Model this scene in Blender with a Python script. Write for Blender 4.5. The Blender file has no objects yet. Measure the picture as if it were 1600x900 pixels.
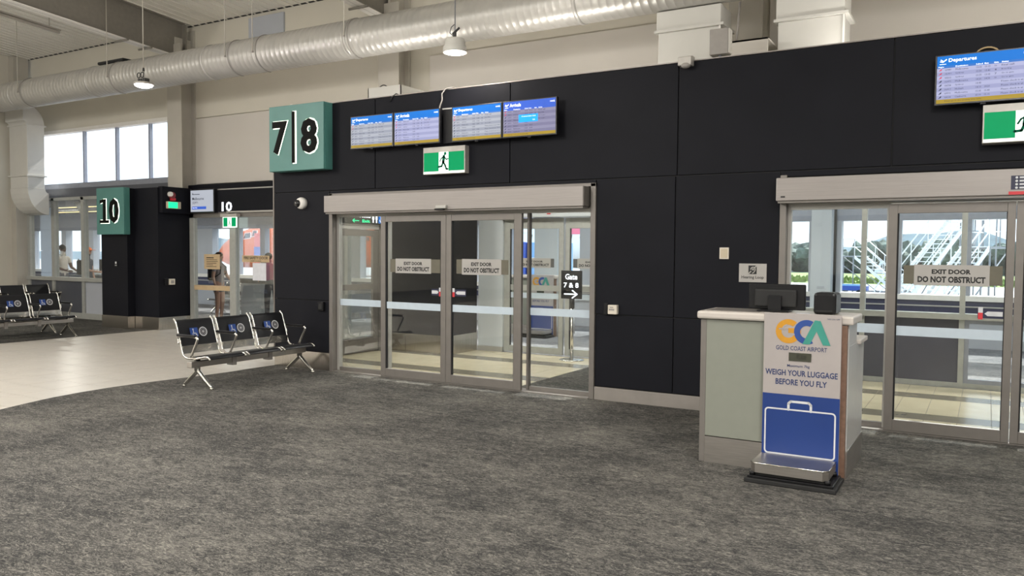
import bpy, bmesh, math, random
from mathutils import Vector, Matrix
random.seed(7)
SC = bpy.context.scene
COL = SC.collection

# ------------------------------------------------------------------ camera
cam_d = bpy.data.cameras.new('camera')
cam_d.sensor_width = 36.0
cam_d.lens = 1261.3 / 1600.0 * 36.0
cam_d.clip_end = 2000
cam = bpy.data.objects.new('camera', cam_d)
COL.objects.link(cam)
_yaw, _pitch, _roll = 0.53172, 0.043946, 0.007329
_w = Vector((-math.sin(_yaw), math.cos(_yaw), 0)); _r = Vector((math.cos(_yaw), math.sin(_yaw), 0)); _u = Vector((0, 0, 1))
_w2 = _w * math.cos(_pitch) - _u * math.sin(_pitch); _u2 = _u * math.cos(_pitch) + _w * math.sin(_pitch)
_r3 = _r * math.cos(_roll) + _u2 * math.sin(_roll); _u3 = _u2 * math.cos(_roll) - _r * math.sin(_roll)
cam.matrix_world = Matrix(((_r3.x, _u3.x, -_w2.x, 0), (_r3.y, _u3.y, -_w2.y, 0), (_r3.z, _u3.z, -_w2.z, 1.6), (0, 0, 0, 1)))
SC.camera = cam

# ------------------------------------------------------------------ sky, sun, exposure
world = bpy.data.worlds.new('sky'); SC.world = world
world.use_nodes = True
nt = world.node_tree; nt.nodes.clear()
_o = nt.nodes.new('ShaderNodeOutputWorld'); _b = nt.nodes.new('ShaderNodeBackground')
_tc = nt.nodes.new('ShaderNodeTexCoord'); _sp = nt.nodes.new('ShaderNodeSeparateXYZ'); _rp = nt.nodes.new('ShaderNodeValToRGB')
nt.links.new(_tc.outputs['Generated'], _sp.inputs[0]); nt.links.new(_sp.outputs['Z'], _rp.inputs[0])
_rp.color_ramp.elements[0].position = 0.0; _rp.color_ramp.elements[0].color = (0.80, 0.90, 1.0, 1)
_rp.color_ramp.elements[1].position = 0.6; _rp.color_ramp.elements[1].color = (0.62, 0.80, 1.0, 1)
nt.links.new(_rp.outputs[0], _b.inputs[0]); _b.inputs[1].default_value = 1.7
nt.links.new(_b.outputs[0], _o.inputs[0])

sun_d = bpy.data.lights.new('sun', 'SUN'); sun_d.energy = 9.0; sun_d.angle = 0.01; sun_d.color = (1.0, 0.96, 0.9)
sun = bpy.data.objects.new('sun', sun_d); COL.objects.link(sun)
_el = math.radians(44); _az = math.radians(5)
_sd = Vector((math.sin(_az) * math.cos(_el), math.cos(_az) * math.cos(_el), math.sin(_el)))
sun.rotation_euler = (-_sd).to_track_quat('-Z', 'Y').to_euler()
sun.location = (20, 40, 30)

SC.view_settings.view_transform = 'Standard'
SC.view_settings.look = 'None'
SC.view_settings.gamma = 1.0
SC.view_settings.use_curve_mapping = False
SC.view_settings.exposure = 0.45

def area(name, loc, sx, sy, power, col=(1, 0.965, 0.92), rot=(0, 0, 0), spread=180):
    d = bpy.data.lights.new(name, 'AREA'); d.shape = 'RECTANGLE'; d.size = sx; d.size_y = sy
    d.energy = power; d.color = col; d.spread = math.radians(spread)
    o = bpy.data.objects.new(name, d); o.location = loc; o.rotation_euler = rot; COL.objects.link(o)
    return o
# the hall's rows of high bay lamps behind and beside the photographer
for _x in (-16.5, -10.8, -5.2, 0.6, 6.4):
    for _y in (4.0, -1.5, -7.0):
        _d = bpy.data.lights.new('hall_high_bay_light', 'POINT'); _d.energy = 105; _d.shadow_soft_size = 0.3; _d.color = (1, 0.965, 0.92)
        _l = bpy.data.objects.new('hall_high_bay_light', _d); _l.location = (_x, _y, 4.2); COL.objects.link(_l)
for _x in (-16.5, -10.8, -5.2, 0.6, 6.4):
    for _y in (3.0, -2.5, -8.0): area('hall_down_fill', (_x, _y, 4.0), 0.6, 0.6, 105)  # second set, added to put more light on the carpet
# unseen cool fill panel added near the closed rear wall
area('hall_rear_fill', (-4, -13.2, 3.2), 24, 4.5, 420, (0.86, 0.93, 1.0), (math.radians(-90), 0, 0))
# unseen fill lights added on the gate box roof for duct and wall
for _x in (-7.6, -5.0, -0.6, 2.2, 5.0):
    area('roof_fill_light', (_x, 9.15, 3.50), 1.8, 0.12, 19, (1, 0.95, 0.88), (math.radians(168), 0, 0))
# unseen fill added under the canopy to brighten corridor and second counter
for _x in (-8.3, -5.6, -2.8, 0.0, 2.8): area('corridor_fill_light', (_x, 12.3, 3.48), 1.2, 0.4, 62, (1, 0.97, 0.93))
# gate lounge ceiling panels
for _x in (-26, -22.5, -19, -15.5, -12.2):
    area('lounge_ceiling_light', (_x, 13.4, 2.70), 1.2, 0.4, 45, (1, 0.95, 0.86))

# ------------------------------------------------------------------ materials
MATS = {}
def P(name, col, rough=0.5, metal=0.0, var=0.06, scale=14.0, spec=0.5, bump=0.0, emit=0.0, ecol=None, stretch=None, coat=0.0):
    m = bpy.data.materials.new(name); m.use_nodes = True
    n = m.node_tree.nodes; l = m.node_tree.links
    b = n['Principled BSDF']
    b.inputs['Roughness'].default_value = rough; b.inputs['Metallic'].default_value = metal
    b.inputs['Specular IOR Level'].default_value = 0.08 if name.startswith(('scr_', 'exit_')) and name != 'exit_case' else spec
    b.inputs['Coat Weight'].default_value = coat
    tc = n.new('ShaderNodeTexCoord'); mp = n.new('ShaderNodeMapping'); nz = n.new('ShaderNodeTexNoise'); rp = n.new('ShaderNodeValToRGB')
    mp.inputs['Scale'].default_value = stretch or (1, 1, 1)
    nz.inputs['Scale'].default_value = scale; nz.inputs['Detail'].default_value = 3
    l.new(tc.outputs['Object'], mp.inputs[0]); l.new(mp.outputs[0], nz.inputs['Vector']); l.new(nz.outputs['Fac'], rp.inputs[0])
    lo = [max(0, c * (1 - var)) for c in col]; hi = [min(1, c * (1 + var)) for c in col]
    rp.color_ramp.elements[0].position = 0.3; rp.color_ramp.elements[0].color = (*lo, 1)
    rp.color_ramp.elements[1].position = 0.7; rp.color_ramp.elements[1].color = (*hi, 1)
    l.new(rp.outputs[0], b.inputs['Base Color'])
    if bump > 0:
        bp = n.new('ShaderNodeBump'); bp.inputs['Strength'].default_value = bump; bp.inputs['Distance'].default_value = 0.01
        l.new(nz.outputs['Fac'], bp.inputs['Height']); l.new(bp.outputs[0], b.inputs['Normal'])
    if emit > 0:
        b.inputs['Emission Color'].default_value = (*(ecol or col), 1); b.inputs['Emission Strength'].default_value = emit
    MATS[name] = m
    return m

def glass(name, tint=(0.975, 0.99, 0.985), refl=0.02):
    m = bpy.data.materials.new(name); m.use_nodes = True
    n = m.node_tree.nodes; l = m.node_tree.links; n.clear()
    o = n.new('ShaderNodeOutputMaterial'); mx = n.new('ShaderNodeMixShader'); t = n.new('ShaderNodeBsdfTransparent'); g = n.new('ShaderNodeBsdfGlossy')
    lw = n.new('ShaderNodeLayerWeight'); lw.inputs['Blend'].default_value = 0.35
    ma = n.new('ShaderNodeMath'); ma.operation = 'MULTIPLY_ADD'; ma.inputs[1].default_value = 0.22; ma.inputs[2].default_value = refl
    l.new(lw.outputs['Fresnel'], ma.inputs[0]); l.new(ma.outputs[0], mx.inputs[0])
    nz = n.new('ShaderNodeTexNoise'); nz.inputs['Scale'].default_value = 0.8
    cr = n.new('ShaderNodeValToRGB'); cr.color_ramp.elements[0].color = (*[c * 0.985 for c in tint], 1); cr.color_ramp.elements[1].color = (*tint, 1)
    l.new(nz.outputs['Fac'], cr.inputs[0]); l.new(cr.outputs[0], t.inputs[0])
    g.inputs['Roughness'].default_value = 0.02
    l.new(t.outputs[0], mx.inputs[1]); l.new(g.outputs[0], mx.inputs[2]); l.new(mx.outputs[0], o.inputs[0])
    MATS[name] = m
    return m

def carpet_mat(name, a, b_, c):
    m = bpy.data.materials.new(name); m.use_nodes = True
    n = m.node_tree.nodes; l = m.node_tree.links; bs = n['Principled BSDF']
    bs.inputs['Roughness'].default_value = 0.95; bs.inputs['Specular IOR Level'].default_value = 0.15
    tc = n.new('ShaderNodeTexCoord')
    def noise(scale, sx, sy, det=4, rough=0.6, dist=0.0):
        mp = n.new('ShaderNodeMapping'); mp.inputs['Scale'].default_value = (sx, sy, 1); mp.inputs['Rotation'].default_value = (0, 0, 0.15)
        nz = n.new('ShaderNodeTexNoise'); nz.inputs['Scale'].default_value = scale; nz.inputs['Detail'].default_value = det
        nz.inputs['Roughness'].default_value = rough; nz.inputs['Distortion'].default_value = dist
        l.new(tc.outputs['Object'], mp.inputs[0]); l.new(mp.outputs[0], nz.inputs['Vector']); return nz
    big = noise(1.0, 1.0, 1.4, 4, 0.65); mid = noise(11, 0.55, 1.2, 5, 0.8, 1.2); fine = noise(60, 0.45, 1.1, 3, 0.7, 0.8); crk = noise(26, 0.5, 1.25, 4, 0.75, 2.2)
    rp = n.new('ShaderNodeValToRGB'); e = rp.color_ramp.elements
    e[0].position = 0.36; e[0].color = (*a, 1); e[1].position = 0.62; e[1].color = (*c, 1)
    k = e.new(0.48); k.color = (*b_, 1)
    def math_(op, x, y=None, z=None):
        q = n.new('ShaderNodeMath'); q.operation = op
        for i_, v_ in enumerate((x, y, z)):
            if v_ is None: continue
            if isinstance(v_, (int, float)): q.inputs[i_].default_value = v_
            else: l.new(v_, q.inputs[i_])
        return q.outputs[0]
    ssum = math_('MULTIPLY_ADD', mid.outputs['Fac'], 0.42, math_('MULTIPLY_ADD', big.outputs['Fac'], 0.28, math_('MULTIPLY', fine.outputs['Fac'], 0.30)))
    crack = math_('MULTIPLY', math_('ABSOLUTE', math_('SUBTRACT', crk.outputs['Fac'], 0.5)), 9.0)      # dark thread lines where the noise crosses its middle
    crack = math_('MINIMUM', math_('ADD', crack, 0.0), 1.0)
    s1v = math_('ADD', ssum, math_('MULTIPLY', math_('SUBTRACT', crack, 0.72), 0.19))
    l.new(s1v, rp.inputs[0]); l.new(rp.outputs[0], bs.inputs['Base Color'])
    bp = n.new('ShaderNodeBump'); bp.inputs['Strength'].default_value = 0.5; bp.inputs['Distance'].default_value = 0.006
    l.new(s1v, bp.inputs['Height']); l.new(bp.outputs[0], bs.inputs['Normal'])
    MATS[name] = m
    return m

carpet_mat('carpet', (0.026, 0.0262, 0.0258), (0.100, 0.0955, 0.087), (0.215, 0.202, 0.176))
carpet_mat('carpet_lounge', (0.10, 0.10, 0.105), (0.20, 0.20, 0.205), (0.32, 0.31, 0.31))
P('tile_floor', (0.55, 0.515, 0.46), 0.28, var=0.05, scale=5, spec=0.55)
P('tile_beige', (0.56, 0.50, 0.36), 0.25, var=0.05, scale=5, spec=0.55)
P('tile_dark', (0.185, 0.165, 0.125), 0.25, var=0.06, scale=5)
P('grout', (0.20, 0.18, 0.15), 0.8)
P('concrete', (0.4, 0.4, 0.4), 0.9)
P('dark_panel', (0.0092, 0.0096, 0.0130), 0.55, var=0.10, scale=2.0, spec=0.10)
P('dark_gap', (0.004, 0.004, 0.005), 0.7)
P('cream', (0.56, 0.53, 0.455), 0.75, var=0.03, scale=1.2)
P('cream_panel', (0.55, 0.52, 0.475), 0.7, var=0.03, scale=1.0)
P('cream_steel', (0.42, 0.395, 0.345), 0.5, var=0.04, scale=3)
P('rafter_shade', (0.19, 0.175, 0.15), 0.5)  # darker than the column steel, unlit side's shade put into the colour
P('ceiling_sheet', (0.70, 0.675, 0.61), 0.55, var=0.04, scale=2)
P('duct_metal', (0.42, 0.41, 0.385), 0.36, metal=0.35, var=0.05, scale=4)
P('duct_white', (0.56, 0.55, 0.515), 0.45, var=0.03, scale=3)
P('stainless', (0.50, 0.47, 0.43), 0.22, metal=1.0, var=0.09, scale=9, stretch=(8, 8, 0.6))
P('brushed_steel', (0.50, 0.47, 0.44), 0.36, metal=1.0, var=0.08, scale=9, stretch=(0.6, 0.6, 14))
P('aluminium', (0.185, 0.170, 0.155), 0.45, metal=0.35, var=0.05, scale=10)
P('aluminium_light', (0.42, 0.41, 0.385), 0.42, metal=0.3, var=0.04, scale=10)
P('header_metal', (0.285, 0.262, 0.248), 0.42, metal=0.25, var=0.08, scale=12, stretch=(0.3, 1, 22))
P('skirting', (0.23, 0.21, 0.19), 0.5, var=0.05, scale=9)
P('chrome', (0.72, 0.70, 0.66), 0.22, metal=1.0, var=0.04)
P('bench_black', (0.010, 0.010, 0.012), 0.42, var=0.2, scale=300, spec=0.35)
P('black_plastic', (0.007, 0.007, 0.008), 0.4, spec=0.25, var=0.15)
P('black_rubber', (0.01, 0.01, 0.01), 0.75, var=0.2)
P('teal', (0.065, 0.195, 0.175), 0.42, var=0.06, scale=3)
P('letter_dark', (0.004, 0.004, 0.0035), 0.6, spec=0.08)
P('halo', (1, 1, 0.93), 0.5, emit=1.5, ecol=(1.0, 0.98, 0.82))
P('halo_soft', (0.6, 0.8, 0.65), 0.6, emit=0.45, ecol=(0.55, 0.85, 0.62))
P('white_paint', (0.72, 0.70, 0.66), 0.5, var=0.03)
P('white_laminate', (0.50, 0.46, 0.42), 0.4, var=0.02)
P('board_white', (0.34, 0.31, 0.298), 0.45, var=0.02)
P('board_blue', (0.008, 0.034, 0.17), 0.42, var=0.07, scale=1.5)
P('laminate_green', (0.215, 0.225, 0.19), 0.35, var=0.02)
P('laminate_side', (0.42, 0.42, 0.41), 0.3, var=0.03)
P('wood_edge', (0.16, 0.09, 0.06), 0.5, var=0.2, scale=30)
P('logo_orange', (0.50, 0.235, 0.012), 0.5); P('logo_blue', (0.015, 0.055, 0.24), 0.5); P('logo_teal', (0.035, 0.24, 0.19), 0.5)
P('ink_navy', (0.020, 0.035, 0.115), 0.5); P('ink_black', (0.006, 0.006, 0.007), 0.5)
P('lcd', (0.05, 0.052, 0.038), 0.25); P('lcd_digit', (0.015, 0.015, 0.012), 0.3)
P('notice_white', (0.37, 0.355, 0.335), 0.5, var=0.02); P('tape_olive', (0.115, 0.105, 0.075), 0.45)
P('tape_grey', (0.075, 0.075, 0.075), 0.5)
P('sticker_tan', (0.50, 0.37, 0.22), 0.55); P('sticker_red', (0.55, 0.03, 0.04), 0.5); P('sticker_navy', (0.012, 0.014, 0.045), 0.5)
P('sticker_grey', (0.55, 0.56, 0.58), 0.5)
P('frost_band', (0.48, 0.56, 0.63), 0.6, var=0.03)
P('screen_body', (0.008, 0.008, 0.010), 0.35)
P('scr_blue', (0.01, 0.05, 0.2), 0.4, emit=0.55, ecol=(0.008, 0.22, 0.75))
P('scr_blue_dim', (0.03, 0.08, 0.38), 0.4, emit=0.42, ecol=(0.06, 0.13, 0.62))
P('scr_head', (0.01, 0.05, 0.2), 0.4, emit=0.45, ecol=(0.08, 0.27, 0.75))
for _k, _c in (('grey', ((0.50, 0.53, 0.60), (0.36, 0.39, 0.47))), ('lilac', ((0.50, 0.52, 0.78), (0.38, 0.40, 0.66))), ('mauve', ((0.30, 0.29, 0.45), (0.22, 0.21, 0.36)))):
    P('scr_row_' + _k, (.05, .05, .06), 0.4, emit=0.66, ecol=_c[0]); P('scr_alt_' + _k, (.05, .05, .06), 0.4, emit=0.66, ecol=_c[1])
P('scr_yellow', (0.1, 0.07, 0.01), 0.4, emit=0.42, ecol=(0.62, 0.43, 0.06))
P('scr_white', (0.9, 0.9, 0.95), 0.4, emit=0.9, ecol=(0.85, 0.9, 1))
P('scr_ink', (0.03, 0.035, 0.06), 0.5); P('scr_red', (0.5, 0.03, 0.06), 0.4, emit=0.3, ecol=(0.6, 0.03, 0.08))
P('scr_popup', (0.01, 0.2, 0.9), 0.4, emit=0.9, ecol=(0.02, 0.26, 1.0))
P('exit_green', (0.0, 0.08, 0.03), 0.4, emit=0.5, ecol=(0.0, 0.42, 0.14))
P('exit_green_bright', (0.0, 0.5, 0.2), 0.4, emit=1.0, ecol=(0.02, 0.85, 0.32))
P('exit_white', (0.8, 0.85, 0.8), 0.4, emit=0.85, ecol=(0.85, 1.0, 0.9)); P('exit_man', (0.0, 0.10, 0.05), 0.5)
P('exit_case', (0.42, 0.40, 0.37), 0.45, metal=0.2)
P('lamp_glow', (1, 1, 1), 0.5, emit=6.0, ecol=(1, 0.94, 0.86)); P('lamp_glow_cool', (1, 1, 1), 0.5, emit=6.0, ecol=(1, 0.92, 0.97))
P('downlight', (1, 1, 1), 0.5, emit=4.0, ecol=(1, 0.97, 0.9)); P('led_yellow', (1, 0.85, 0.5), 0.5, emit=1.4, ecol=(1, 0.78, 0.35))
P('grey_case', (0.30, 0.28, 0.26), 0.5); P('beige_plastic', (0.50, 0.43, 0.31), 0.5); P('ivory', (0.62, 0.57, 0.48), 0.5)
P('lounge_grey', (0.40, 0.42, 0.46), 0.45, var=0.03, scale=2); P('lounge_dark', (0.07, 0.075, 0.09), 0.35, var=0.05)
P('lounge_white', (0.50, 0.535, 0.56), 0.35, var=0.02, scale=2)
P('spandrel', (0.075, 0.075, 0.095), 0.25, var=0.06, scale=2); P('window_frame', (0.26, 0.275, 0.32), 0.45, metal=0.2); P('frame_pale', (0.36, 0.365, 0.34), 0.45, metal=0.15)
P('soffit', (0.33, 0.34, 0.38), 0.6)
P('lounge_ceiling', (0.33, 0.30, 0.28), 0.7); P('navy_seat', (0.03, 0.032, 0.075), 0.5)
P('tarmac', (0.42, 0.42, 0.41), 0.9, var=0.10, scale=0.6); P('grass', (0.20, 0.26, 0.075), 0.95, var=0.35, scale=0.9)
P('leaf', (0.085, 0.115, 0.095), 0.9, var=0.5, scale=1.2); P('trunk', (0.12, 0.09, 0.06), 0.9); P('far_hill', (0.12, 0.17, 0.20), 1.0, var=0.25, scale=0.12)  # leaf colour paled, distance haze put into it
P('stair_white', (0.74, 0.75, 0.75), 0.4, metal=0.1); P('stair_grey', (0.22, 0.23, 0.25), 0.5); P('stair_mesh', (0.5, 0.52, 0.54), 0.5)
P('orange_paint', (0.62, 0.090, 0.004), 0.45, spec=0.15, var=0.06, scale=0.6); P('orange_dark', (0.55, 0.035, 0.03), 0.4); P('cockpit', (0.02, 0.022, 0.03), 0.15); P('plane_white', (0.78, 0.78, 0.78), 0.35)
P('truck_blue', (0.015, 0.06, 0.32), 0.4); P('container_blue', (0.18, 0.36, 0.62), 0.5); P('red_paint', (0.55, 0.02, 0.03), 0.4); P('plane_pink', (0.75, 0.12, 0.20), 0.4)
P('skin_dark', (0.12, 0.06, 0.04), 0.6); P('skin_light', (0.50, 0.30, 0.22), 0.55); P('hair_dark', (0.015, 0.012, 0.01), 0.6); P('hair_brown', (0.06, 0.035, 0.02), 0.6)
P('polo_white', (0.62, 0.58, 0.52), 0.8); P('denim_grey', (0.13, 0.13, 0.15), 0.8); P('trouser_black', (0.02, 0.02, 0.025), 0.8); P('shirt_grey', (0.30, 0.27, 0.27), 0.8)
P('shirt_maroon', (0.20, 0.012, 0.05), 0.75); P('vest_dark', (0.03, 0.035, 0.05), 0.7); P('cap_orange', (0.75, 0.17, 0.03), 0.7); P('shoe', (0.3, 0.28, 0.27), 0.6); P('bag_black', (0.02, 0.02, 0.025), 0.7)
P('paper', (0.66, 0.67, 0.72), 0.6); P('red_glass', (0.22, 0.03, 0.03), 0.3); P('dome_black', (0.01, 0.01, 0.012), 0.08, spec=0.9)
P('strap_black', (0.012, 0.012, 0.012), 0.8); P('cable', (0.03, 0.03, 0.03), 0.5); P('cable_tan', (0.45, 0.33, 0.18), 0.6); P('cable_blue', (0.03, 0.12, 0.5), 0.5)
glass('clear_glass'); glass('outer_glass', (0.98, 0.99, 1.0), 0.015); glass('sun_slot_glass', (0.98, 0.985, 0.99), 0.02)

# ------------------------------------------------------------------ mesh helpers
def acc_loc(o):
    v = Vector((0, 0, 0))
    while o is not None:
        v += Vector(o.location); o = o.parent
    return v

class MB:
    def __init__(s): s.v = []; s.f = []; s.sm = []
    def face(s, pts, smooth=False):
        b = len(s.v); s.v += [Vector(p) for p in pts]; s.f.append(tuple(range(b, b + len(pts)))); s.sm.append(smooth); return s
    def box(s, x0, x1, y0, y1, z0, z1, c=0.0):
        if x0 > x1: x0, x1 = x1, x0
        if y0 > y1: y0, y1 = y1, y0
        if z0 > z1: z0, z1 = z1, z0
        if c <= 0:
            b = len(s.v)
            s.v += [Vector(p) for p in ((x0, y0, z0), (x1, y0, z0), (x1, y1, z0), (x0, y1, z0), (x0, y0, z1), (x1, y0, z1), (x1, y1, z1), (x0, y1, z1))]
            for q in ((0, 3, 2, 1), (4, 5, 6, 7), (0, 1, 5, 4), (1, 2, 6, 5), (2, 3, 7, 6), (3, 0, 4, 7)):
                s.f.append(tuple(b + i for i in q)); s.sm.append(False)
        else:
            bm = bmesh.new(); bmesh.ops.create_cube(bm, size=1)
            for v in bm.verts:
                v.co = ((x0 + x1) / 2 + v.co.x * (x1 - x0), (y0 + y1) / 2 + v.co.y * (y1 - y0), (z0 + z1) / 2 + v.co.z * (z1 - z0))
            bmesh.ops.bevel(bm, geom=list(bm.edges), offset=c, segments=2, affect='EDGES', profile=0.5)
            s.bm(bm); bm.free()
        return s
    def bm(s, bm, smooth=False):
        b = len(s.v); bm.verts.index_update()
        s.v += [v.co.copy() for v in bm.verts]
        for f in bm.faces: s.f.append(tuple(b + v.index for v in f.verts)); s.sm.append(smooth)
        return s
    def cyl(s, p0, p1, r0, r1=None, n=12, caps=True):
        r1 = r0 if r1 is None else r1
        p0 = Vector(p0); p1 = Vector(p1); d = (p1 - p0).normalized()
        a = d.orthogonal().normalized(); c = d.cross(a); b = len(s.v)
        for p, r in ((p0, r0), (p1, r1)):
            for i in range(n):
                t = 2 * math.pi * i / n; s.v.append(p + a * (r * math.cos(t)) + c * (r * math.sin(t)))
        for i in range(n):
            j = (i + 1) % n; s.f.append((b + i, b + j, b + n + j, b + n + i)); s.sm.append(True)
        if caps:
            s.f.append(tuple(b + i for i in reversed(range(n)))); s.sm.append(False)
            s.f.append(tuple(b + n + i for i in range(n))); s.sm.append(False)
        return s
    def tube(s, path, r, n=8, flat=None, caps=True):
        # r: radius or list; flat=(a,b): elliptical section scale
        pts = [Vector(p) for p in path]; m = len(pts); b = len(s.v); up = None
        for k, p in enumerate(pts):
            t = (pts[min(k + 1, m - 1)] - pts[max(k - 1, 0)]).normalized()
            if up is None:
                up = t.orthogonal().normalized()
                if abs(t.z) < 0.95: up = (Vector((0, 0, 1)) - t * t.z).normalized()
            else: up = (up - t * up.dot(t)).normalized()
            sd = t.cross(up); rr = r[k] if isinstance(r, (list, tuple)) else r
            fa, fb = flat or (1, 1)
            for i in range(n):
                q = 2 * math.pi * i / n; s.v.append(p + up * (rr * fa * math.cos(q)) + sd * (rr * fb * math.sin(q)))
        for k in range(m - 1):
            for i in range(n):
                j = (i + 1) % n; s.f.append((b + k * n + i, b + k * n + j, b + (k + 1) * n + j, b + (k + 1) * n + i)); s.sm.append(True)
        if caps:
            s.f.append(tuple(b + i for i in reversed(range(n)))); s.sm.append(False)
            s.f.append(tuple(b + (m - 1) * n + i for i in range(n))); s.sm.append(False)
        return s
    def lathe(s, axis0, axis, prof, n=24, ref=None):
        # prof: list of (t along axis, radius)
        o = Vector(axis0); d = Vector(axis).normalized(); a = Vector(ref) if ref else d.orthogonal().normalized(); c = d.cross(a); b = len(s.v); m = len(prof)
        for t, r in prof:
            for i in range(n):
                q = 2 * math.pi * i / n; s.v.append(o + d * t + a * (r * math.cos(q)) + c * (r * math.sin(q)))
        for k in range(m - 1):
            for i in range(n):
                j = (i + 1) % n; s.f.append((b + k * n + i, b + k * n + j, b + (k + 1) * n + j, b + (k + 1) * n + i)); s.sm.append(True)
        s.f.append(tuple(b + i for i in reversed(range(n)))); s.sm.append(False)
        s.f.append(tuple(b + (m - 1) * n + i for i in range(n))); s.sm.append(False)
        return s
    def prism(s, pts, d):
        # polygon pts (3d, planar) extruded by vector d
        d = Vector(d); n = len(pts); b = len(s.v); s.v += [Vector(p) for p in pts] + [Vector(p) + d for p in pts]
        s.f.append(tuple(b + i for i in reversed(range(n)))); s.sm.append(False); s.f.append(tuple(b + n + i for i in range(n))); s.sm.append(False)
        for i in range(n):
            j = (i + 1) % n; s.f.append((b + i, b + j, b + n + j, b + n + i)); s.sm.append(False)
        return s
    def ball(s, c, rx, ry=None, rz=None, n=12, m=8):
        ry = ry or rx; rz = rz or rx; b = len(s.v); c = Vector(c)
        for k in range(1, m):
            ph = math.pi * k / m
            for i in range(n):
                t = 2 * math.pi * i / n; s.v.append(c + Vector((rx * math.sin(ph) * math.cos(t), ry * math.sin(ph) * math.sin(t), rz * math.cos(ph))))
        top = len(s.v); s.v.append(c + Vector((0, 0, rz))); s.v.append(c - Vector((0, 0, rz)))
        for k in range(m - 2):
            for i in range(n):
                j = (i + 1) % n; s.f.append((b + k * n + i, b + (k + 1) * n + i, b + (k + 1) * n + j, b + k * n + j)); s.sm.append(True)
        for i in range(n):
            j = (i + 1) % n; s.f.append((top, b + i, b + j)); s.sm.append(True)
            s.f.append((top + 1, b + (m - 2) * n + j, b + (m - 2) * n + i)); s.sm.append(True)
        return s
    def build(s, name, mat, parent=None, label=None, cat=None, group=None, kind=None, fix=False):
        off = acc_loc(parent) if parent is not None else Vector((0, 0, 0))
        me = bpy.data.meshes.new(name); me.from_pydata([tuple(v - off) for v in s.v], [], s.f)
        me.polygons.foreach_set('use_smooth', s.sm); me.update()
        if fix:
            bm = bmesh.new(); bm.from_mesh(me); bmesh.ops.recalc_face_normals(bm, faces=bm.faces); bm.to_mesh(me); bm.free()
        me.materials.append(MATS[mat] if isinstance(mat, str) else mat)
        o = bpy.data.objects.new(name, me); COL.objects.link(o)
        if parent is not None: o.parent = parent
        tag(o, label, cat, group, kind)
        return o

def tag(o, label=None, cat=None, group=None, kind=None):
    if label: o['label'] = label
    if cat: o['category'] = cat
    if group: o['group'] = group
    if kind: o['kind'] = kind
    return o
def thing(name, label, cat, loc=(0, 0, 0), group=None, kind=None):
    o = bpy.data.objects.new(name, None); COL.objects.link(o); o.location = loc; o.empty_display_size = 0.1
    return tag(o, label, cat, group, kind)
def struct(name, loc=(0, 0, 0)):
    o = bpy.data.objects.new(name, None); COL.objects.link(o); o.location = loc; o['kind'] = 'structure'; return o
def box(name, mat, parent, x0, x1, y0, y1, z0, z1, c=0.0, **k):
    return MB().box(x0, x1, y0, y1, z0, z1, c).build(name, mat, parent, **k)
def copy_tree(o, parent=None):
    c = o.copy(); COL.objects.link(c); c.parent = parent
    for ch in list(o.children): copy_tree(ch, c)
    return c

class Frame:
    """a flat drawing plane: origin o, right u, up v, normal n"""
    def __init__(s, o, u, v): s.o = Vector(o); s.u = Vector(u).normalized(); s.v = Vector(v).normalized(); s.n = s.u.cross(s.v)
    def pt(s, a, b, c=0.0): return s.o + s.u * a + s.v * b + s.n * c
    def poly(s, mb, pts, h=0.0, t=0.0):
        if t > 0: mb.prism([s.pt(a, b, h) for a, b in pts], s.n * t)
        else: mb.face([s.pt(a, b, h) for a, b in pts])
        return mb
    def rect(s, mb, a0, a1, b0, b1, h=0.0, t=0.0): return s.poly(mb, [(a0, b0), (a1, b0), (a1, b1), (a0, b1)], h, t)
    def disc(s, mb, a, b, r, h=0.0, n=20): return s.poly(mb, [(a + r * math.cos(2 * math.pi * i / n), b + r * math.sin(2 * math.pi * i / n)) for i in range(n)], h)
    def ring(s, mb, a, b, r0, r1, d0=0, d1=360, h=0.0, n=24):
        for i in range(n):
            t0 = math.radians(d0 + (d1 - d0) * i / n); t1 = math.radians(d0 + (d1 - d0) * (i + 1) / n)
            s.poly(mb, [(a + r0 * math.cos(t0), b + r0 * math.sin(t0)), (a + r1 * math.cos(t0), b + r1 * math.sin(t0)), (a + r1 * math.cos(t1), b + r1 * math.sin(t1)), (a + r0 * math.cos(t1), b + r0 * math.sin(t1))], h)
        return mb
    def stroke(s, mb, pts, w, h=0.0, closed=False, cap=True):
        q = pts + [pts[0]] if closed else pts
        for (a, b), (c, d) in zip(q, q[1:]):
            L = math.hypot(c - a, d - b) or 1e-9; nx, ny = -(d - b) / L * w / 2, (c - a) / L * w / 2
            s.poly(mb, [(a + nx, b + ny), (a - nx, b - ny), (c - nx, d - ny), (c + nx, d + ny)], h)
        if cap:
            for a, b in pts: s.disc(mb, a, b, w / 2, h, 10)
        return mb

def wallF(y, x0=0, z0=0): return Frame((x0, y, z0), (1, 0, 0), (0, 0, 1))     # faces -Y (towards the hall)

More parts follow.
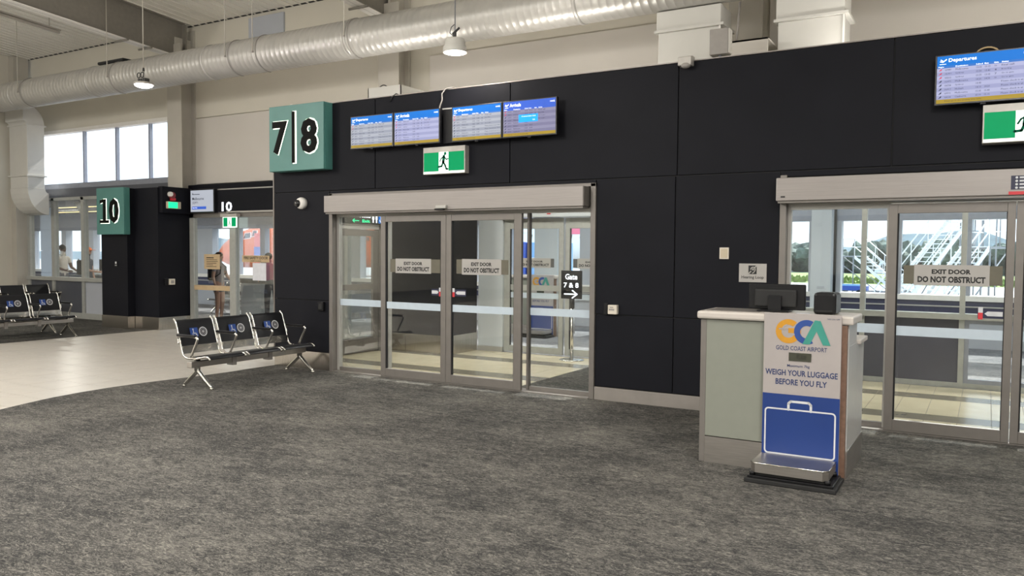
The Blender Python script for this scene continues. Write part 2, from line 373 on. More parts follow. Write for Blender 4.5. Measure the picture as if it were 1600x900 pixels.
_text_cache = {}
def text_geo(s, bold=0.0, res=2, spacing=1.0):
    key = (s, bold, res, spacing)
    if key in _text_cache: return _text_cache[key]
    cu = bpy.data.curves.new('lettering_source', 'FONT'); cu.body = s; cu.offset = bold; cu.resolution_u = res; cu.space_character = spacing; cu.space_line = 0.95
    ob = bpy.data.objects.new('lettering_source', cu)
    me = bpy.data.meshes.new_from_object(ob)
    g = ([v.co.copy() for v in me.vertices], [tuple(p.vertices) for p in me.polygons])
    bpy.data.objects.remove(ob); bpy.data.curves.remove(cu); bpy.data.meshes.remove(me)
    _text_cache[key] = g
    return g
def text(mb, fr, s, a0, a1, b0, b1, h=0.0, bold=0.0, t=0.0, res=2, grow=None, spacing=1.0):
    """letters fitted in the box a0..a1, b0..b1 of frame fr"""
    vs, fs = text_geo(s, bold, res, spacing)
    if grow:      # same outline, swollen by grow metres all round
        k = grow * max(max(v.x for v in vs) - min(v.x for v in vs), 1e-6) / (a1 - a0) * 0.5 + grow * (max(v.y for v in vs) - min(v.y for v in vs)) / (b1 - b0) * 0.5
        vs, fs = text_geo(s, bold + k, res, spacing); a0, a1, b0, b1 = a0 - grow, a1 + grow, b0 - grow, b1 + grow
    xs = [v.x for v in vs]; ys = [v.y for v in vs]
    sx = (a1 - a0) / (max(xs) - min(xs)) if a1 is not None else None; sy = (b1 - b0) / (max(ys) - min(ys))
    if sx is None: sx = sy
    b = len(mb.v)
    mb.v += [fr.pt(a0 + (v.x - min(xs)) * sx, b0 + (v.y - min(ys)) * sy, h + t) for v in vs]
    for f in fs: mb.f.append(tuple(b + i for i in f)); mb.sm.append(False)
    if t > 0:
        from collections import Counter
        cnt = Counter(); 
        for f in fs:
            for i in range(len(f)):
                cnt[tuple(sorted((f[i], f[(i + 1) % len(f)])))] += 1
        b2 = len(mb.v); mb.v += [fr.pt(a0 + (v.x - min(xs)) * sx, b0 + (v.y - min(ys)) * sy, h) for v in vs]
        for f in fs:
            for i in range(len(f)):
                i0, i1 = f[i], f[(i + 1) % len(f)]
                if cnt[tuple(sorted((i0, i1)))] == 1: mb.f.append((b + i1, b + i0, b2 + i0, b2 + i1)); mb.sm.append(False)
    return mb

# ================================================================== STRUCTURE
YF = 8.04          # face of the dark gate box
YB = 11.15         # building line behind it
# ---- floor
floor = struct('floor', (0, 0, 0))
curve = [(-7.2, -14), (-7.3, 1.0), (-7.75, 2.4), (-8.15, 3.5), (-8.43, 4.29), (-8.55, 4.6), (-8.66, 4.95), (-8.72, 5.3), (-8.74, 5.7), (-8.72, 6.1), (-8.62, 6.7), (-8.57, 7.3), (-8.57, 8.04)]
MB().prism([(x, y, -0.03) for x, y in [(12, -14), (12, 8.06), (-8.57, 8.06)] + list(reversed(curve))], (0, 0, 0.03)).build('carpet', 'carpet', floor, fix=True)
box('carpet', 'carpet', floor, -20.4, -14.33, -14, 11.1, -0.03, 0)
box('carpet', 'carpet', floor, -4.78, -2.05, 8.06, 11.1, -0.03, 0)
box('carpet', 'carpet_lounge', floor, -30, 12, 11.1, 16, -0.03, 0)
box('slab', 'grout', floor, -30, 12, -14, 16, -0.25, -0.031)
box('grout_bed', 'grout', floor, -14.33, -7.0, -14, 11.1, -0.030, -0.0045)
box('grout_bed', 'grout', floor, -8.55, -4.79, 8.07, 11.1, -0.030, -0.0042)
box('grout_bed', 'grout', floor, -2.05, 2.4, 8.07, 11.1, -0.030, -0.0042)
# gate aisle tiles, cut to the curved carpet edge
def edge_x(y):
    for (xa, ya), (xb, yb) in zip(curve, curve[1:]):
        if ya <= y <= yb: return xa + (xb - xa) * (y - ya) / (yb - ya)
    return -8.57
TW, TL, G = 0.575, 0.415, 0.004
y = 4.0
while y < 11.05:
    y2 = min(y + TL, 11.08); x = -14.33
    while True:
        xr0, xr1 = edge_x(y) if y < 8.04 else -8.57, edge_x(y2) if y2 < 8.04 else -8.57
        if x >= min(xr0, xr1) - 0.02: break
        if x + TW < min(xr0, xr1):
            MB().box(x + G, x + TW - G, y + G, y2 - G, -0.02, 0).build('tile', 'tile_floor', floor)
        else:
            MB().prism([(x + G, y + G, -0.02), (max(xr0, x + .02), y + G, -0.02), (max(xr1, x + .02), y2 - G, -0.02), (x + G, y2 - G, -0.02)], (0, 0, 0.02)).build('tile', 'tile_floor', floor)
        x += TW
    y += TL
MB().prism([(-14.33, -14, -0.02)] + [(x_ , y_, -0.02) for x_, y_ in curve if y_ < 3.9] + [(edge_x(3.996), 3.996, -0.02), (-14.33, 3.996, -0.02)], (0, 0, 0.02)).build('tile_field', 'tile_floor', floor)
# vestibule tiles
def vest_tiles(xa, xb, off):
    rows = [(8.08, 8.76), (9.10, 10.10), (10.44, 11.09)]
    for r0, r1 in ((8.76, 9.10), (10.10, 10.44)):  # two strips of darker pieces across each vestibule floor
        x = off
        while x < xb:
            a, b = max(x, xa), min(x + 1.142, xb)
            if b - a > 0.02: box('dark_tile', 'tile_dark', floor, a + .002, b - .002, r0 + .003, r1 - .003, -0.02, 0)
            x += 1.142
    for r0, r1 in rows:
        x = off
        while x < xb:
            a, b = max(x, xa), min(x + 0.2855, xb)
            if b - a > 0.02: box('tile', 'tile_beige', floor, a + .003, b - .003, r0 + .003, r1 - .003, -0.02, 0)
            x += 0.2855
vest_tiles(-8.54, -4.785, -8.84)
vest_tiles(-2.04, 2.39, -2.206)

# ---- dark gate box (front wall): core, panels with recessed joints
wf = struct('wall_front', (0, 0, 0))
def core(x0, x1, z0, z1, y0=YF + .018, y1=YF + .16): box('wall_core', 'dark_gap', wf, x0, x1, y0, y1, z0, z1)
core(-8.55, 12, 2.34, 3.53); core(-8.55, -7.56, 0, 2.34); core(-3.66, -1.75, 0, 2.34); core(2.17, 12, 0, 2.34)
J = 0.006
def panel(x0, x1, z0, z1): box('wall_panel', 'dark_panel', wf, x0 + J, x1 - J, YF, YF + .03, z0 + J, z1 - J, 0.003)
xs = [-8.58, -6.77, -4.77, -2.77, -0.77, 1.23, 3.23, 5.23, 7.23, 9.23, 12]
for a, b in zip(xs, xs[1:]): panel(a, b, 2.40, 3.55)
for a, b in ((-8.58, -7.545), (-3.675, -2.785), (-2.785, -1.735), (2.14, 3.23)):
    panel(a, b, 0.935, 2.40); panel(a, b, 0.145 if a > -5 else 0.24, 0.935)
panel(-7.545, -3.675, 2.34, 2.40); panel(-1.735, 2.14, 2.34, 2.40); panel(3.23, 12, .145, 2.40)
box('edge_trim', 'aluminium', wf, -8.60, -8.58, YF - .004, YF + .03, .22, 3.55)
box('parapet_cap', 'header_metal', wf, -8.58, 12, YF, YF + .18, 3.55, 3.56)
# roof, sides and lining of the gate box
box('roof_deck', 'cream', wf, -8.56, 12, YF + .16, YB, 3.36, 3.42)
box('side_wall', 'dark_panel', wf, -8.58, -8.46, YF + .03, 11.05, 2.03, 3.5)
box('side_wall', 'dark_panel', wf, -8.58, -8.46, 10.25, 11.05, 0.24, 2.03)
box('inner_wall', 'dark_panel', wf, -3.62, -3.55, YF + .16, YB, 0, 3.36)
box('inner_wall', 'lounge_white', wf, -2.45, -2.38, YF + .16, YB, 0, 3.36)
box('inner_wall', 'lounge_white', wf, 3.0, 3.08, YF + .16, YB, 0, 3.36)
box('vestibule_ceiling', 'soffit', wf, -8.46, -3.62, YF + .16, 10.2, 3.30, 3.36)
# block with steel skirting inside the vestibule
box('pier', 'dark_panel', wf, -8.46, -7.17, 10.26, 11.06, 0.29, 3.3)
for a, b in ((-8.46, -8.0), (-8.0, -7.165)): box('steel_skirting', 'stainless', wf, a + .003, b - .003, 10.245, 10.30, 0, 0.295)
box('steel_skirting', 'stainless', wf, -7.20, -7.16, 10.30, 11.06, 0, 0.295)
# skirtings of the front
bf = struct('baseboard_front')
box('skirting_board', 'skirting', bf, -3.672, -1.735, YF - .012, YF + .03, 0, 0.14, 0.003)
box('skirting_board', 'stainless', bf, -8.58, -7.545, YF - .012, YF + .03, 0, 0.235, 0.003)
box('skirting_board', 'stainless', bf, -8.592, -8.57, YF, 11.0, 0, 0.235)

# ---- back wall (cream) above the gates
wb = struct('wall_back')
box('cream_wall', 'cream', wb, -20.5, 12, YB + .05, YB + .25, 4.36, 6.9)
box('cream_wall', 'cream', wb, -14.86, -8.5, YB + .05, YB + .25, 2.94, 4.36); box('cream_wall', 'cream', wb, -8.5, 12, YB + .05, YB + .25, 3.50, 4.36); box('roof_flashing', 'cream', wb, -8.5, 12, YB, YB + .05, 3.36, 3.52)
box('cladding_panel', 'cream_panel', wb, -14.5, -9.2, YB, YB + .06, 2.96, 4.30, 0.004)
box('cladding_panel', 'cream_panel', wb, -8.2, -3.3, YB, YB + .05, 3.52, 4.9, 0.004)
box('cladding_panel', 'cream', wb, -14.5, -9.2, YB + .012, YB + .06, 4.32, 6.2, 0.004)
box('cladding_panel', 'cream', wb, -20.4, -14.9, YB + .012, YB + .06, 4.42, 6.2, 0.004)
box('cladding_panel', 'cream_panel', wb, -2.6, 3.0, YB + .012, YB + .05, 3.52, 6.2, 0.004)
box('cladding_patch', 'lounge_grey', wb, -12.55, -11.6, YB - .03, YB + .02, 5.2, 6.12, 0.01)
box('cladding_patch', 'cream', wb, -8.0, -5.7, YB - .02, YB + .02, 5.3, 6.12, 0.01)
box('closure_strip', 'dark_gap', wb, -20.4, 12, YB - .03, YB + .06, 6.19, 6.235)
box('lintel', 'dark_panel', wb, -14.6, -8.5, YB - .12, YB + .1, 2.83, 2.935)
box('lintel_trim', 'aluminium_light', wb, -14.2, -8.5, YB - .14, YB - .10, 2.80, 2.83)
box('fascia', 'dark_panel', wb, -14.16, -8.5, YB - .20, YB + .1, 2.37, 2.80)
box('fascia', 'dark_panel', wb, -14.22, -14.10, 10.30, YB - .05, 2.34, 2.86)
box('fascia_trim', 'aluminium_light', wb, -13.0, -8.5, YB - .215, YB - .195, 2.345, 2.375)
box('sill_band', 'lounge_dark', wb, -20.4, -14.8, YB - .10, YB + .2, 2.80, 3.02)
box('sill_band', 'window_frame', wb, -20.4, -14.8, YB - .06, YB + .2, 3.02, 3.12)
wl = struct('wall_left')
box('wall_sheet', 'cream', wl, -20.65, -20.42, -14, 11.0, 0, 8.3)
box('corner_post', 'cream_steel', wl, -20.45, -20.2, 10.75, 11.1, 0, 6.2)
wr = struct('wall_right'); box('wall_sheet', 'cream', wr, 12, 12.2, -14, 16.2, -.2, 8.3)
wrear = struct('wall_rear'); box('wall_sheet', 'cream', wrear, -20.6, 12.2, -14.2, -14, 0, 8.6)
# ---- sloping sheet ceiling
ce = struct('ceiling')
SL = 0.075
def cz(yy): return 6.20 + SL * (YB - yy)
MB().prism([(-20.6, YB + .3, cz(YB + .3)), (12.2, YB + .3, cz(YB + .3)), (12.2, -14.2, cz(-14.2)), (-20.6, -14.2, cz(-14.2))], (0, 0, .12)).build('roof_sheet', 'ceiling_sheet', ce, fix=True)
rb = MB()
x = -20.4
while x < 0:
    rb.prism([(x, YB, cz(YB)), (x + .045, YB, cz(YB)), (x + .045, 3, cz(3)), (x, 3, cz(3))], (0, 0, -.012)); x += 0.2
rb.build('sheet_rib', 'ceiling_sheet', ce, kind='stuff')
# rafters and columns
def rafter(x, lab):
    t = thing('roof_rafter', lab, 'beam', (x, YB, 5.6), 'roof rafters')
    def bz(yy): return 5.467 + SL * (YB - yy)
    y0, y1 = 10.95, 0.0
    MB().prism([(x - .006, y0, bz(y0)), (x - .006, y1, bz(y1)), (x - .006, y1, cz(y1)), (x - .006, y0, cz(y0))], (.012, 0, 0)).build('web', 'rafter_shade', t, fix=True)
    MB().prism([(x - .11, y0, bz(y0)), (x + .11, y0, bz(y0)), (x + .11, y1, bz(y1)), (x - .11, y1, bz(y1))], (0, 0, .018)).build('flange', 'white_paint', t, fix=True)
    MB().prism([(x - .10, y0, cz(y0) - .03), (x + .10, y0, cz(y0) - .03), (x + .10, y1, cz(y1) - .03), (x - .10, y1, cz(y1) - .03)], (0, 0, .018)).build('flange', 'rafter_shade', t, fix=True)
    box('end_plate', 'rafter_shade', t, x - .11, x + .11, y0 - .02, y0 + .02, 5.5, cz(y0) - .04)
    for yy in (10.1, 9.6):
        MB().tube([(x - .2, yy, bz(yy) - .02), (x + .2, yy, bz(yy) - .02)], .022, 6).build('bracket', 'rafter_shade', t)
    return t
rafter(-14.29, 'grey steel rafter above the far end of the round duct, meeting the left column')
rafter(-8.85, 'steel rafter with white lower flange above the middle of the round duct')
rafter(-2.95, 'steel rafter hidden above the boxed duct risers at right')
def column(x, lab, z0=2.9):
    t = thing('steel_column', lab, 'column', (x, YB - .12, z0), 'steel columns of the cream wall')
    box('web', 'cream_steel', t, x - .02, x + .02, YB - .40, YB + .02, z0, 5.9)
    box('flange', 'cream_steel', t, x - .22, x + .22, YB - .42, YB - .40, z0, 5.75)
    box('flange', 'cream_steel', t, x - .12, x + .12, YB - .02, YB + .03, z0, 6.1)
    return t
column(-14.28, 'grey steel column between the bright high window and the cream wall', 2.86)
column(-8.75, 'cream steel column behind the white tray on the gate box roof', 3.42)
column(-2.81, 'cream steel column between the two boxed duct risers', 3.42)

# ---- clerestory window
w1 = struct('window_1')
cx = [-20.1, -18.16 - .02, -16.95, -15.77, -14.86]
for a, b in zip(cx, cx[1:]): box('pane', 'outer_glass', w1, a, b, YB + .10, YB + .106, 3.14, 4.34)
for a in cx: box('mullion', 'window_frame', w1, a - .02, a + .02, YB + .06, YB + .14, 3.12, 4.36)
box('head_rail', 'white_paint', w1, -20.2, -14.84, YB + .0, YB + .16, 4.34, 4.42)
box('sill_rail', 'window_frame', w1, -20.2, -14.84, YB + .0, YB + .16, 3.10, 3.15)

# ---- gate 10 pier
p10 = struct('wall_gate')
box('pier', 'dark_panel', p10, -15.80, -14.94, 10.10, 11.1, 0.25, 2.84, 0.004)
box('pier', 'dark_panel', p10, -14.94, -14.19, 10.26, 11.1, 0.25, 2.84, 0.004)
for a, b, yy in ((-15.805, -14.935, 10.09), (-14.925, -14.185, 10.25)):
    box('steel_skirting', 'stainless', p10, a, b, yy, yy + .5, 0, 0.25, 0.003)
box('steel_skirting', 'stainless', p10, -14.20, -14.175, 10.26, 11.0, 0, 0.25)
# gate 10 window wall
w2 = struct('window_2')
for a in (-20.15, -19.12, -17.93, -15.85): box('mullion', 'frame_pale', w2, a - .055, a + .055, 11.0, 11.12, 0, 2.80)
box('mullion', 'frame_pale', w2, -20.40, -20.25, 11.0, 11.12, 0, 2.80)
box('head_rail', 'frame_pale', w2, -20.3, -15.8, 11.0, 11.12, 2.74, 2.81)
box('sill_rail', 'frame_pale', w2, -20.4, -15.8, 10.96, 11.12, 0.86, 0.945)
box('base_rail', 'frame_pale', w2, -20.3, -15.8, 10.98, 11.12, 0.0, 0.13)
for a, b, m in ((-20.09, -19.18, 'lounge_dark'), (-19.06, -17.99, 'lounge_dark'), (-17.87, -15.9, 'lounge_grey')):
    box('lower_panel', m, w2, a, b, 11.03, 11.09, 0.13, 0.86)
    box('pane', 'clear_glass', w2, a, b, 11.05, 11.056, 0.945, 2.74)
# gate 10 door (fixed and sliding glass)
d3 = struct('door_3')
for a, b in ((-14.17, -14.05), (-12.97, -12.80), (-11.55, -11.40), (-10.0, -9.88), (-8.72, -8.58)): box('stile', 'frame_pale', d3, a, b, 10.98, 11.08, 0, 2.36)
box('head_rail', 'aluminium', d3, -14.17, -8.58, 10.98, 11.08, 2.26, 2.36)
box('mid_rail', 'sticker_tan', d3, -14.05, -12.97, 10.99, 11.07, 0.79, 0.885)
box('base_rail', 'frame_pale', d3, -14.05, -8.58, 10.99, 11.07, 0.0, 0.10)
for a, b in ((-14.05, -12.97), (-12.80, -11.55), (-11.40, -10.0), (-9.88, -8.72)): box('pane', 'clear_glass', d3, a, b, 11.02, 11.026, 0.1, 2.26)
F = wallF(10.985)
m = MB(); F.rect(m, -13.73, -13.26, 1.22, 1.52, 0, .003); m.build('notice', 'sticker_tan', d3)
m = MB()
for i, (w_, h_) in enumerate(((.22, .018), (.32, .010), (.34, .010), (.30, .010), (.2, .01), (.3, .01))): F.rect(m, -13.66, -13.66 + w_, 1.44 - i * .035, 1.44 - i * .035 + h_, .004)
m.build('lettering', 'ink_black', d3)
m = MB(); F.rect(m, -12.61, -11.86, 1.375, 1.505, 0, .003); m.build('notice', 'sticker_tan', d3)
m = MB(); text(m, F, 'FIRE SAFETY DOOR', -12.56, -11.9, 1.43, 1.485, .004, .02); text(m, F, 'KEEP CLEAR', -12.38, -12.08, 1.388, 1.408, .004, .02); m.build('lettering', 'ink_black', d3)
m = MB(); F.rect(m, -12.32, -11.95, 1.02, 1.36, .001, .002); m.build('paper_notice', 'paper', d3)

# ---- lounge beyond the building line and its outer window wall
wo = struct('wall_outer')
YO = 16.0
wins = [(-28.9, -28.3), (-27.85, -27.15), (-26.9, -25.75), (-25.35, -24.4), (-24.1, -23.1), (-22.8, -21.8), (-21.5, -20.6), (-19.54, -18.62), (-18.50, -17.61), (-17.42, -16.5), (-16.3, -15.4), (-15.1, -14.2), (-13.9, -13.0), (-12.7, -11.8), (-11.5, -10.6), (-10.3, -9.5), (-9.42, -8.62), (-8.0, -7.66), (-7.38, -6.5), (-6.3, -5.4), (-5.2, -4.4), (-4.2, -3.45), (-3.40, -2.90), (-2.33, -1.41), (-1.33, -0.31), (-0.24, 0.80), (0.9, 1.95), (2.05, 3.1), (3.2, 4.3), (4.4, 5.5), (5.6, 7), (7.2, 8.6), (8.8, 10.2), (10.4, 11.8)]
ZS, ZH = 0.91, 2.23
box('spandrel_wall', 'lounge_grey', wo, -30, 12, YO, YO + .25, -.8, ZS - .32)
box('bumper_band', 'navy_seat', wo, -30, 12, YO - .10, YO + .2, ZS - .32, ZS - .09)
box('conduit', 'aluminium_light', wo, -30, 12, YO - .12, YO - .10, ZS - .20, ZS - .175)
box('window_sill', 'white_paint', wo, -30, 12, YO - .14, YO + .25, ZS - .09, ZS)
box('header', 'soffit', wo, -30, 12, YO - .02, YO + .25, ZH, 3.5)
box('header_rail', 'window_frame', wo, -30, 12, YO - .05, YO + .06, ZH, ZH + .10)
prev = -30
for a, b in wins + [(12, 12)]:
    if a - prev > 0.02: box('mullion', 'window_frame' if a - prev < .25 else 'lounge_grey', wo, prev, a, YO - (.03 if a - prev < .25 else .08), YO + .15, ZS, ZH)
    if b > a: box('pane', 'outer_glass', wo, a, b, YO + .08, YO + .085, ZS, ZH)
    prev = b
# cladding column with a dark reveal in front of the outer glass
box('column_cladding', 'lounge_white', wo, -2.80, -2.45, YO - .42, YO - .15, 0, 2.43, .004)
box('column_cladding', 'lounge_white', wo, -8.60, -8.03, YO - .42, YO - .15, 0, 2.23, .004)
box('reveal', 'dark_gap', wo, -2.84, -2.41, YO - .13, YO - .10, ZS, 2.46)
box('access_handle', 'lounge_grey', wo, -2.68, -2.55, YO - .435, YO - .42, 0.99, 1.03)
# unseen canopy, added over the corridor; deck blocks sun, glass slots admit it
cp = struct('ceiling.001')
for yy in (11.9, 12.9, 13.9, 14.9): box('purlin', 'aluminium_light', cp, -10.0, 12, yy - .04, yy + .04, 3.42, 3.52)
for xx in (-10, -6, -2, 2, 6, 10): box('purlin', 'aluminium_light', cp, xx - .04, xx + .04, YB + .25, YO, 3.40, 3.50)
box('sun_block_deck', 'soffit', cp, -10, 12, 11.74, 14.75, 3.53, 3.58); box('pane', 'sun_slot_glass', cp, -10, 12, 11.36, 11.74, 3.53, 3.54); box('pane', 'sun_slot_glass', cp, -10, 12, 14.75, YO + .3, 3.53, 3.54)
box('lounge_ceiling', 'lounge_ceiling', cp, -30, -10.0, YB + .02, YO, 2.78, 2.86)
for yy in (13.3, 15.0): box('light_strip', 'led_yellow', cp, -29, -14.5, yy - .025, yy + .025, 2.765, 2.785)
box('lounge_end_wall', 'lounge_white', cp, -30.2, -30, 11, 16.2, 0, 3.4)
lw = struct('wall_lounge')
for z0, z1 in ((0, .92), (.93, 1.55), (1.56, 2.15), (2.16, 2.78)): box('wall_panel', 'lounge_grey', lw, -23.55, -22.75, 13.2, 13.26, z0, z1)
box('end_wall', 'lounge_white', lw, -20.5, -20.42, 11.12, 11.3, 0, 2.8)
for z0, z1 in ((.02, 1.15), (1.16, 1.9), (1.91, 2.7)): box('wall_panel', 'lounge_white', lw, -17.2, -16.6, 12.95, 13.02, z0, z1)

# ---- inner window wall at the building line, right and left of the gates
w4 = struct('window_3')
for a in (-2.46, -1.36, -0.245, 0.87, 1.98, 3.05): box('mullion', 'frame_pale', w4, a - .03, a + .03, YB - .03, YB + .07, 0, 3.36)
box('mid_rail', 'frame_pale', w4, -2.4, 3.05, YB - .06, YB + .12, 0.83, 0.90)
box('top_rail', 'frame_pale', w4, -2.4, 3.05, YB - .02, YB + .06, 2.20, 2.48)
box('base_rail', 'frame_pale', w4, -2.4, 3.05, YB - .02, YB + .06, 0, 0.06)
for a, b in ((-2.43, -1.39), (-1.33, -.275)):
    box('spandrel_panel', 'spandrel', w4, a, b, YB + .0, YB + .03, 0.06, 0.83)
for a, b in ((-2.43, -1.39), (-1.33, -.275), (-.215, .84), (.9, 1.95), (2.01, 3.02)):
    box('pane', 'clear_glass', w4, a, b, YB + .02, YB + .026, 0.90, 2.20)
    box('pane', 'clear_glass', w4, a, b, YB + .02, YB + .026, 2.48, 3.3)
for a, b in ((-.215, .84), (.9, 1.95), (2.01, 3.02)):
    box('lower_frame', 'window_frame', w4, a, a + .05, YB - .01, YB + .05, .06, .83); box('lower_frame', 'window_frame', w4, b - .05, b, YB - .01, YB + .05, .06, .83)
    box('lower_frame', 'window_frame', w4, a + .05, b - .05, YB - .01, YB + .05, .06, .11); box('lower_frame', 'window_frame', w4, a + .05, b - .05, YB - .01, YB + .05, .78, .83)
    box('pane', 'clear_glass', w4, a + .05, b - .05, YB + .02, YB + .026, .11, .78)

# ================================================================== SLIDING DOORS
def notice(F, parent, a0, a1, w0, w1, z0, z1, tape, h=.004):
    m = MB(); F.rect(m, a0, w0, z0 + .002, z1 - .002, h, .002); F.rect(m, w1, a1, z0 + .002, z1 - .002, h, .002); m.build('tape', tape, parent)
    m = MB(); F.rect(m, w0, w1, z0 - .008, z1 + .004, h + .001, .002); m.build('notice', 'notice_white', parent)
    m = MB(); cxn = (w0 + w1) / 2; w = w1 - w0
    text(m, F, 'EXIT DOOR', cxn - w * .26, cxn + w * .26, z0 + .55 * (z1 - z0), z1 - .035, h + .004, .045)
    text(m, F, 'DO NOT OBSTRUCT', cxn - w * .45, cxn + w * .45, z0 + .018, z0 + .43 * (z1 - z0), h + .004, .045)
    m.build('lettering', 'ink_black', parent)
def arrow_sticker(F, parent, a0, a1, z0, z1, flip, h=.004):
    m = MB(); F.rect(m, a0, a1, z0, z1, h, .001); m.build('sticker', 'sticker_navy', parent)
    L = a1 - a0; s = -1 if flip else 1; c = (a0 + a1) / 2
    def q(t): return c + s * t * L
    m = MB(); F.poly(m, [(q(-.45), z0 + .25 * (z1 - z0)), (q(.12), z0 + .25 * (z1 - z0)), (q(.24), (z0 + z1) / 2), (q(.12), z0 + .75 * (z1 - z0)), (q(-.45), z0 + .75 * (z1 - z0))][::1 if s > 0 else -1], h + .002); m.build('sticker_arrow', 'sticker_grey', parent)
    m = MB(); F.rect(m, min(q(.30), q(.48)), max(q(.30), q(.48)), z0 - .01, z0 + .6 * (z1 - z0), h + .003, .001); m.build('sticker_square', 'sticker_red', parent)
    m = MB(); F.rect(m, min(q(.30), q(.48)), max(q(.30), q(.48)), z0 + .6 * (z1 - z0), z1 + .015, h + .003, .001); m.build('sticker_square', 'sticker_grey', parent)

def sliding_leaf(door, x0, x1, yf, stl, str_, note=None, arrow=None, zt=2.05, band=True, mat='aluminium', tape='tape_olive'):
    lf = box('door_leaf', mat, door, x0, x0 + stl, yf, yf + .045, 0.012, zt, .003)
    box('stile', mat, lf, x1 - str_, x1, yf, yf + .045, 0.012, zt, .003)
    box('top_rail', mat, lf, x0 + stl, x1 - str_, yf + .002, yf + .043, 1.975, zt, .003)
    box('bottom_rail', mat, lf, x0 + stl, x1 - str_, yf + .002, yf + .043, 0.012, 0.115, .003)
    box('glazing_bead', 'dark_gap', lf, x0 + stl, x0 + stl + .012, yf + .008, yf + .038, 0.115, 1.975); box('glazing_bead', 'dark_gap', lf, x1 - str_ - .006, x1 - str_, yf + .008, yf + .038, 0.115, 1.975)
    g = box('glass', 'clear_glass', lf, x0 + stl + .012, x1 - str_ - .006, yf + .02, yf + .026, 0.115, 1.975)
    F = wallF(yf + .02)
    if band:
        m = MB(); F.rect(m, x0 + stl + .012, x1 - str_ - .006, .88, .966, .002, .002); m.build('safety_band', 'frost_band', lf)
    if note: notice(F, lf, *note, tape)
    if arrow: arrow_sticker(F, lf, *arrow)
    return lf
def fixed_pane(door, x0, x1, yf, zt=2.06, band=True):
    box('frame_rail', 'aluminium', door, x0, x1, yf, yf + .05, 0, .055); box('frame_rail', 'aluminium_light', door, x0, x1, yf, yf + .05, zt, zt + .05)
    box('glass', 'clear_glass', door, x0, x1, yf + .02, yf + .026, .055, zt)
    if band:
        m = MB(); wallF(yf + .02).rect(m, x0, x1, .88, .966, .002, .002); m.build('safety_band', 'frost_band', door)

# ---- left gate door (7 and 8)
d1 = struct('door_1')
for a, b in ((-7.545, -7.485), (-3.735, -3.675)): box('jamb', 'aluminium', d1, a, b, YF - .02, YF + .18, 0, 2.36, .003)
box('fixed_stile', 'aluminium', d1, -4.572, -4.545, YF + .07, YF + .13, 0, 2.12)
for a, b in ((-7.485, -7.445), (-3.765, -3.735), (-6.63, -6.60)): box('fixed_stile', 'aluminium_light', d1, a, b, YF + .07, YF + .13, 0, 2.12)
box('top_trim', 'aluminium', d1, -7.545, -3.675, YF - .02, YF + .02, 2.325, 2.36)
box('head_frame', 'aluminium_light', d1, -7.485, -3.735, YF + .06, YF + .18, 2.055, 2.36)
box('threshold', 'aluminium', d1, -7.485, -3.735, YF - .04, YF + .16, 0, .010)
fixed_pane(d1, -7.445, -6.63, YF + .075); fixed_pane(d1, -4.535, -3.765, YF + .075)
sliding_leaf(d1, -6.645, -5.637, YF - .04, .075, .075, (-6.50, -5.73, -6.415, -5.865, 1.34, 1.51), (-5.86, -5.715, 1.07, 1.15, False))
sliding_leaf(d1, -5.633, -4.585, YF - .04, .075, .10, (-5.49, -4.765, -5.41, -4.86, 1.34, 1.515), (-5.555, -5.35, 1.07, 1.15, True))
hd = box('door_header', 'header_metal', d1, -7.50, -3.76, YF - .16, YF + .02, 2.105, 2.322, .006)
box('end_cap', 'aluminium', hd, -3.762, -3.755, YF - .15, YF + .02, 2.11, 2.318); box('lower_trim', 'aluminium', hd, -7.49, -3.77, YF - .14, YF + .0, 2.085, 2.106)
mo = thing('motion_sensor', 'small grey motion sensor under the left sliding door header', 'sensor', (-5.60, YF - .19, 2.12))
box('body', 'aluminium_light', mo, -5.68, -5.53, YF - .20, YF - .15, 2.115, 2.155, .008); box('lens', 'dark_gap', mo, -5.70, -5.57, YF - .195, YF - .155, 2.098, 2.116, .004)

# ---- right gate door
d2 = struct('door_2')
for a, b in ((-1.735, -1.675), (2.08, 2.14)): box('jamb', 'aluminium', d2, a, b, YF - .02, YF + .18, 0, 2.36, .003)
for a, b in ((-1.675, -1.645), (-.80, -.77), (1.16, 1.2), (2.05, 2.08)): box('fixed_stile', 'aluminium_light', d2, a, b, YF + .07, YF + .13, 0, 2.12)
box('head_frame', 'aluminium_light', d2, -1.675, 2.08, YF + .06, YF + .18, 2.075, 2.36)
box('threshold', 'aluminium', d2, -1.675, 2.08, YF - .04, YF + .16, 0, .010)
fixed_pane(d2, -1.645, -.80, YF + .075, 2.03); fixed_pane(d2, 1.2, 2.05, YF + .075, 2.03)
sliding_leaf(d2, -.775, .197, YF - .04, .072, .06, (-.645, .115, -.56, .02, 1.345, 1.515), (-.06, .135, 1.065, 1.145, True), zt=2.06)
sliding_leaf(d2, .203, 1.17, YF - .04, .06, .072, None, (.27, .465, 1.065, 1.145, False), zt=2.06)
h2 = box('door_header', 'header_metal', d2, -1.74, 2.145, YF - .16, YF + .02, 2.105, 2.322, .006)
box('lower_trim', 'aluminium', h2, -1.73, 2.13, YF - .14, YF, 2.085, 2.106); box('end_cap', 'aluminium_light', h2, -1.743, -1.738, YF - .155, YF, 2.11, 2.318)
box('maker_badge', 'ink_black', h2, -1.70, -1.66, YF - .163, YF - .16, 2.135, 2.15)
F = wallF(YF - .161)
m = MB(); F.rect(m, .15, .33, 2.15, 2.265, 0, .001); m.build('sticker', 'sticker_navy', h2)
m = MB()
for i in range(4): F.disc(m, .19, 2.165 + i * .028, .010, .002, 10); F.rect(m, .21, .32, 2.158 + i * .028, 2.172 + i * .028, .002)
m.build('sticker_print', 'sticker_grey', h2)
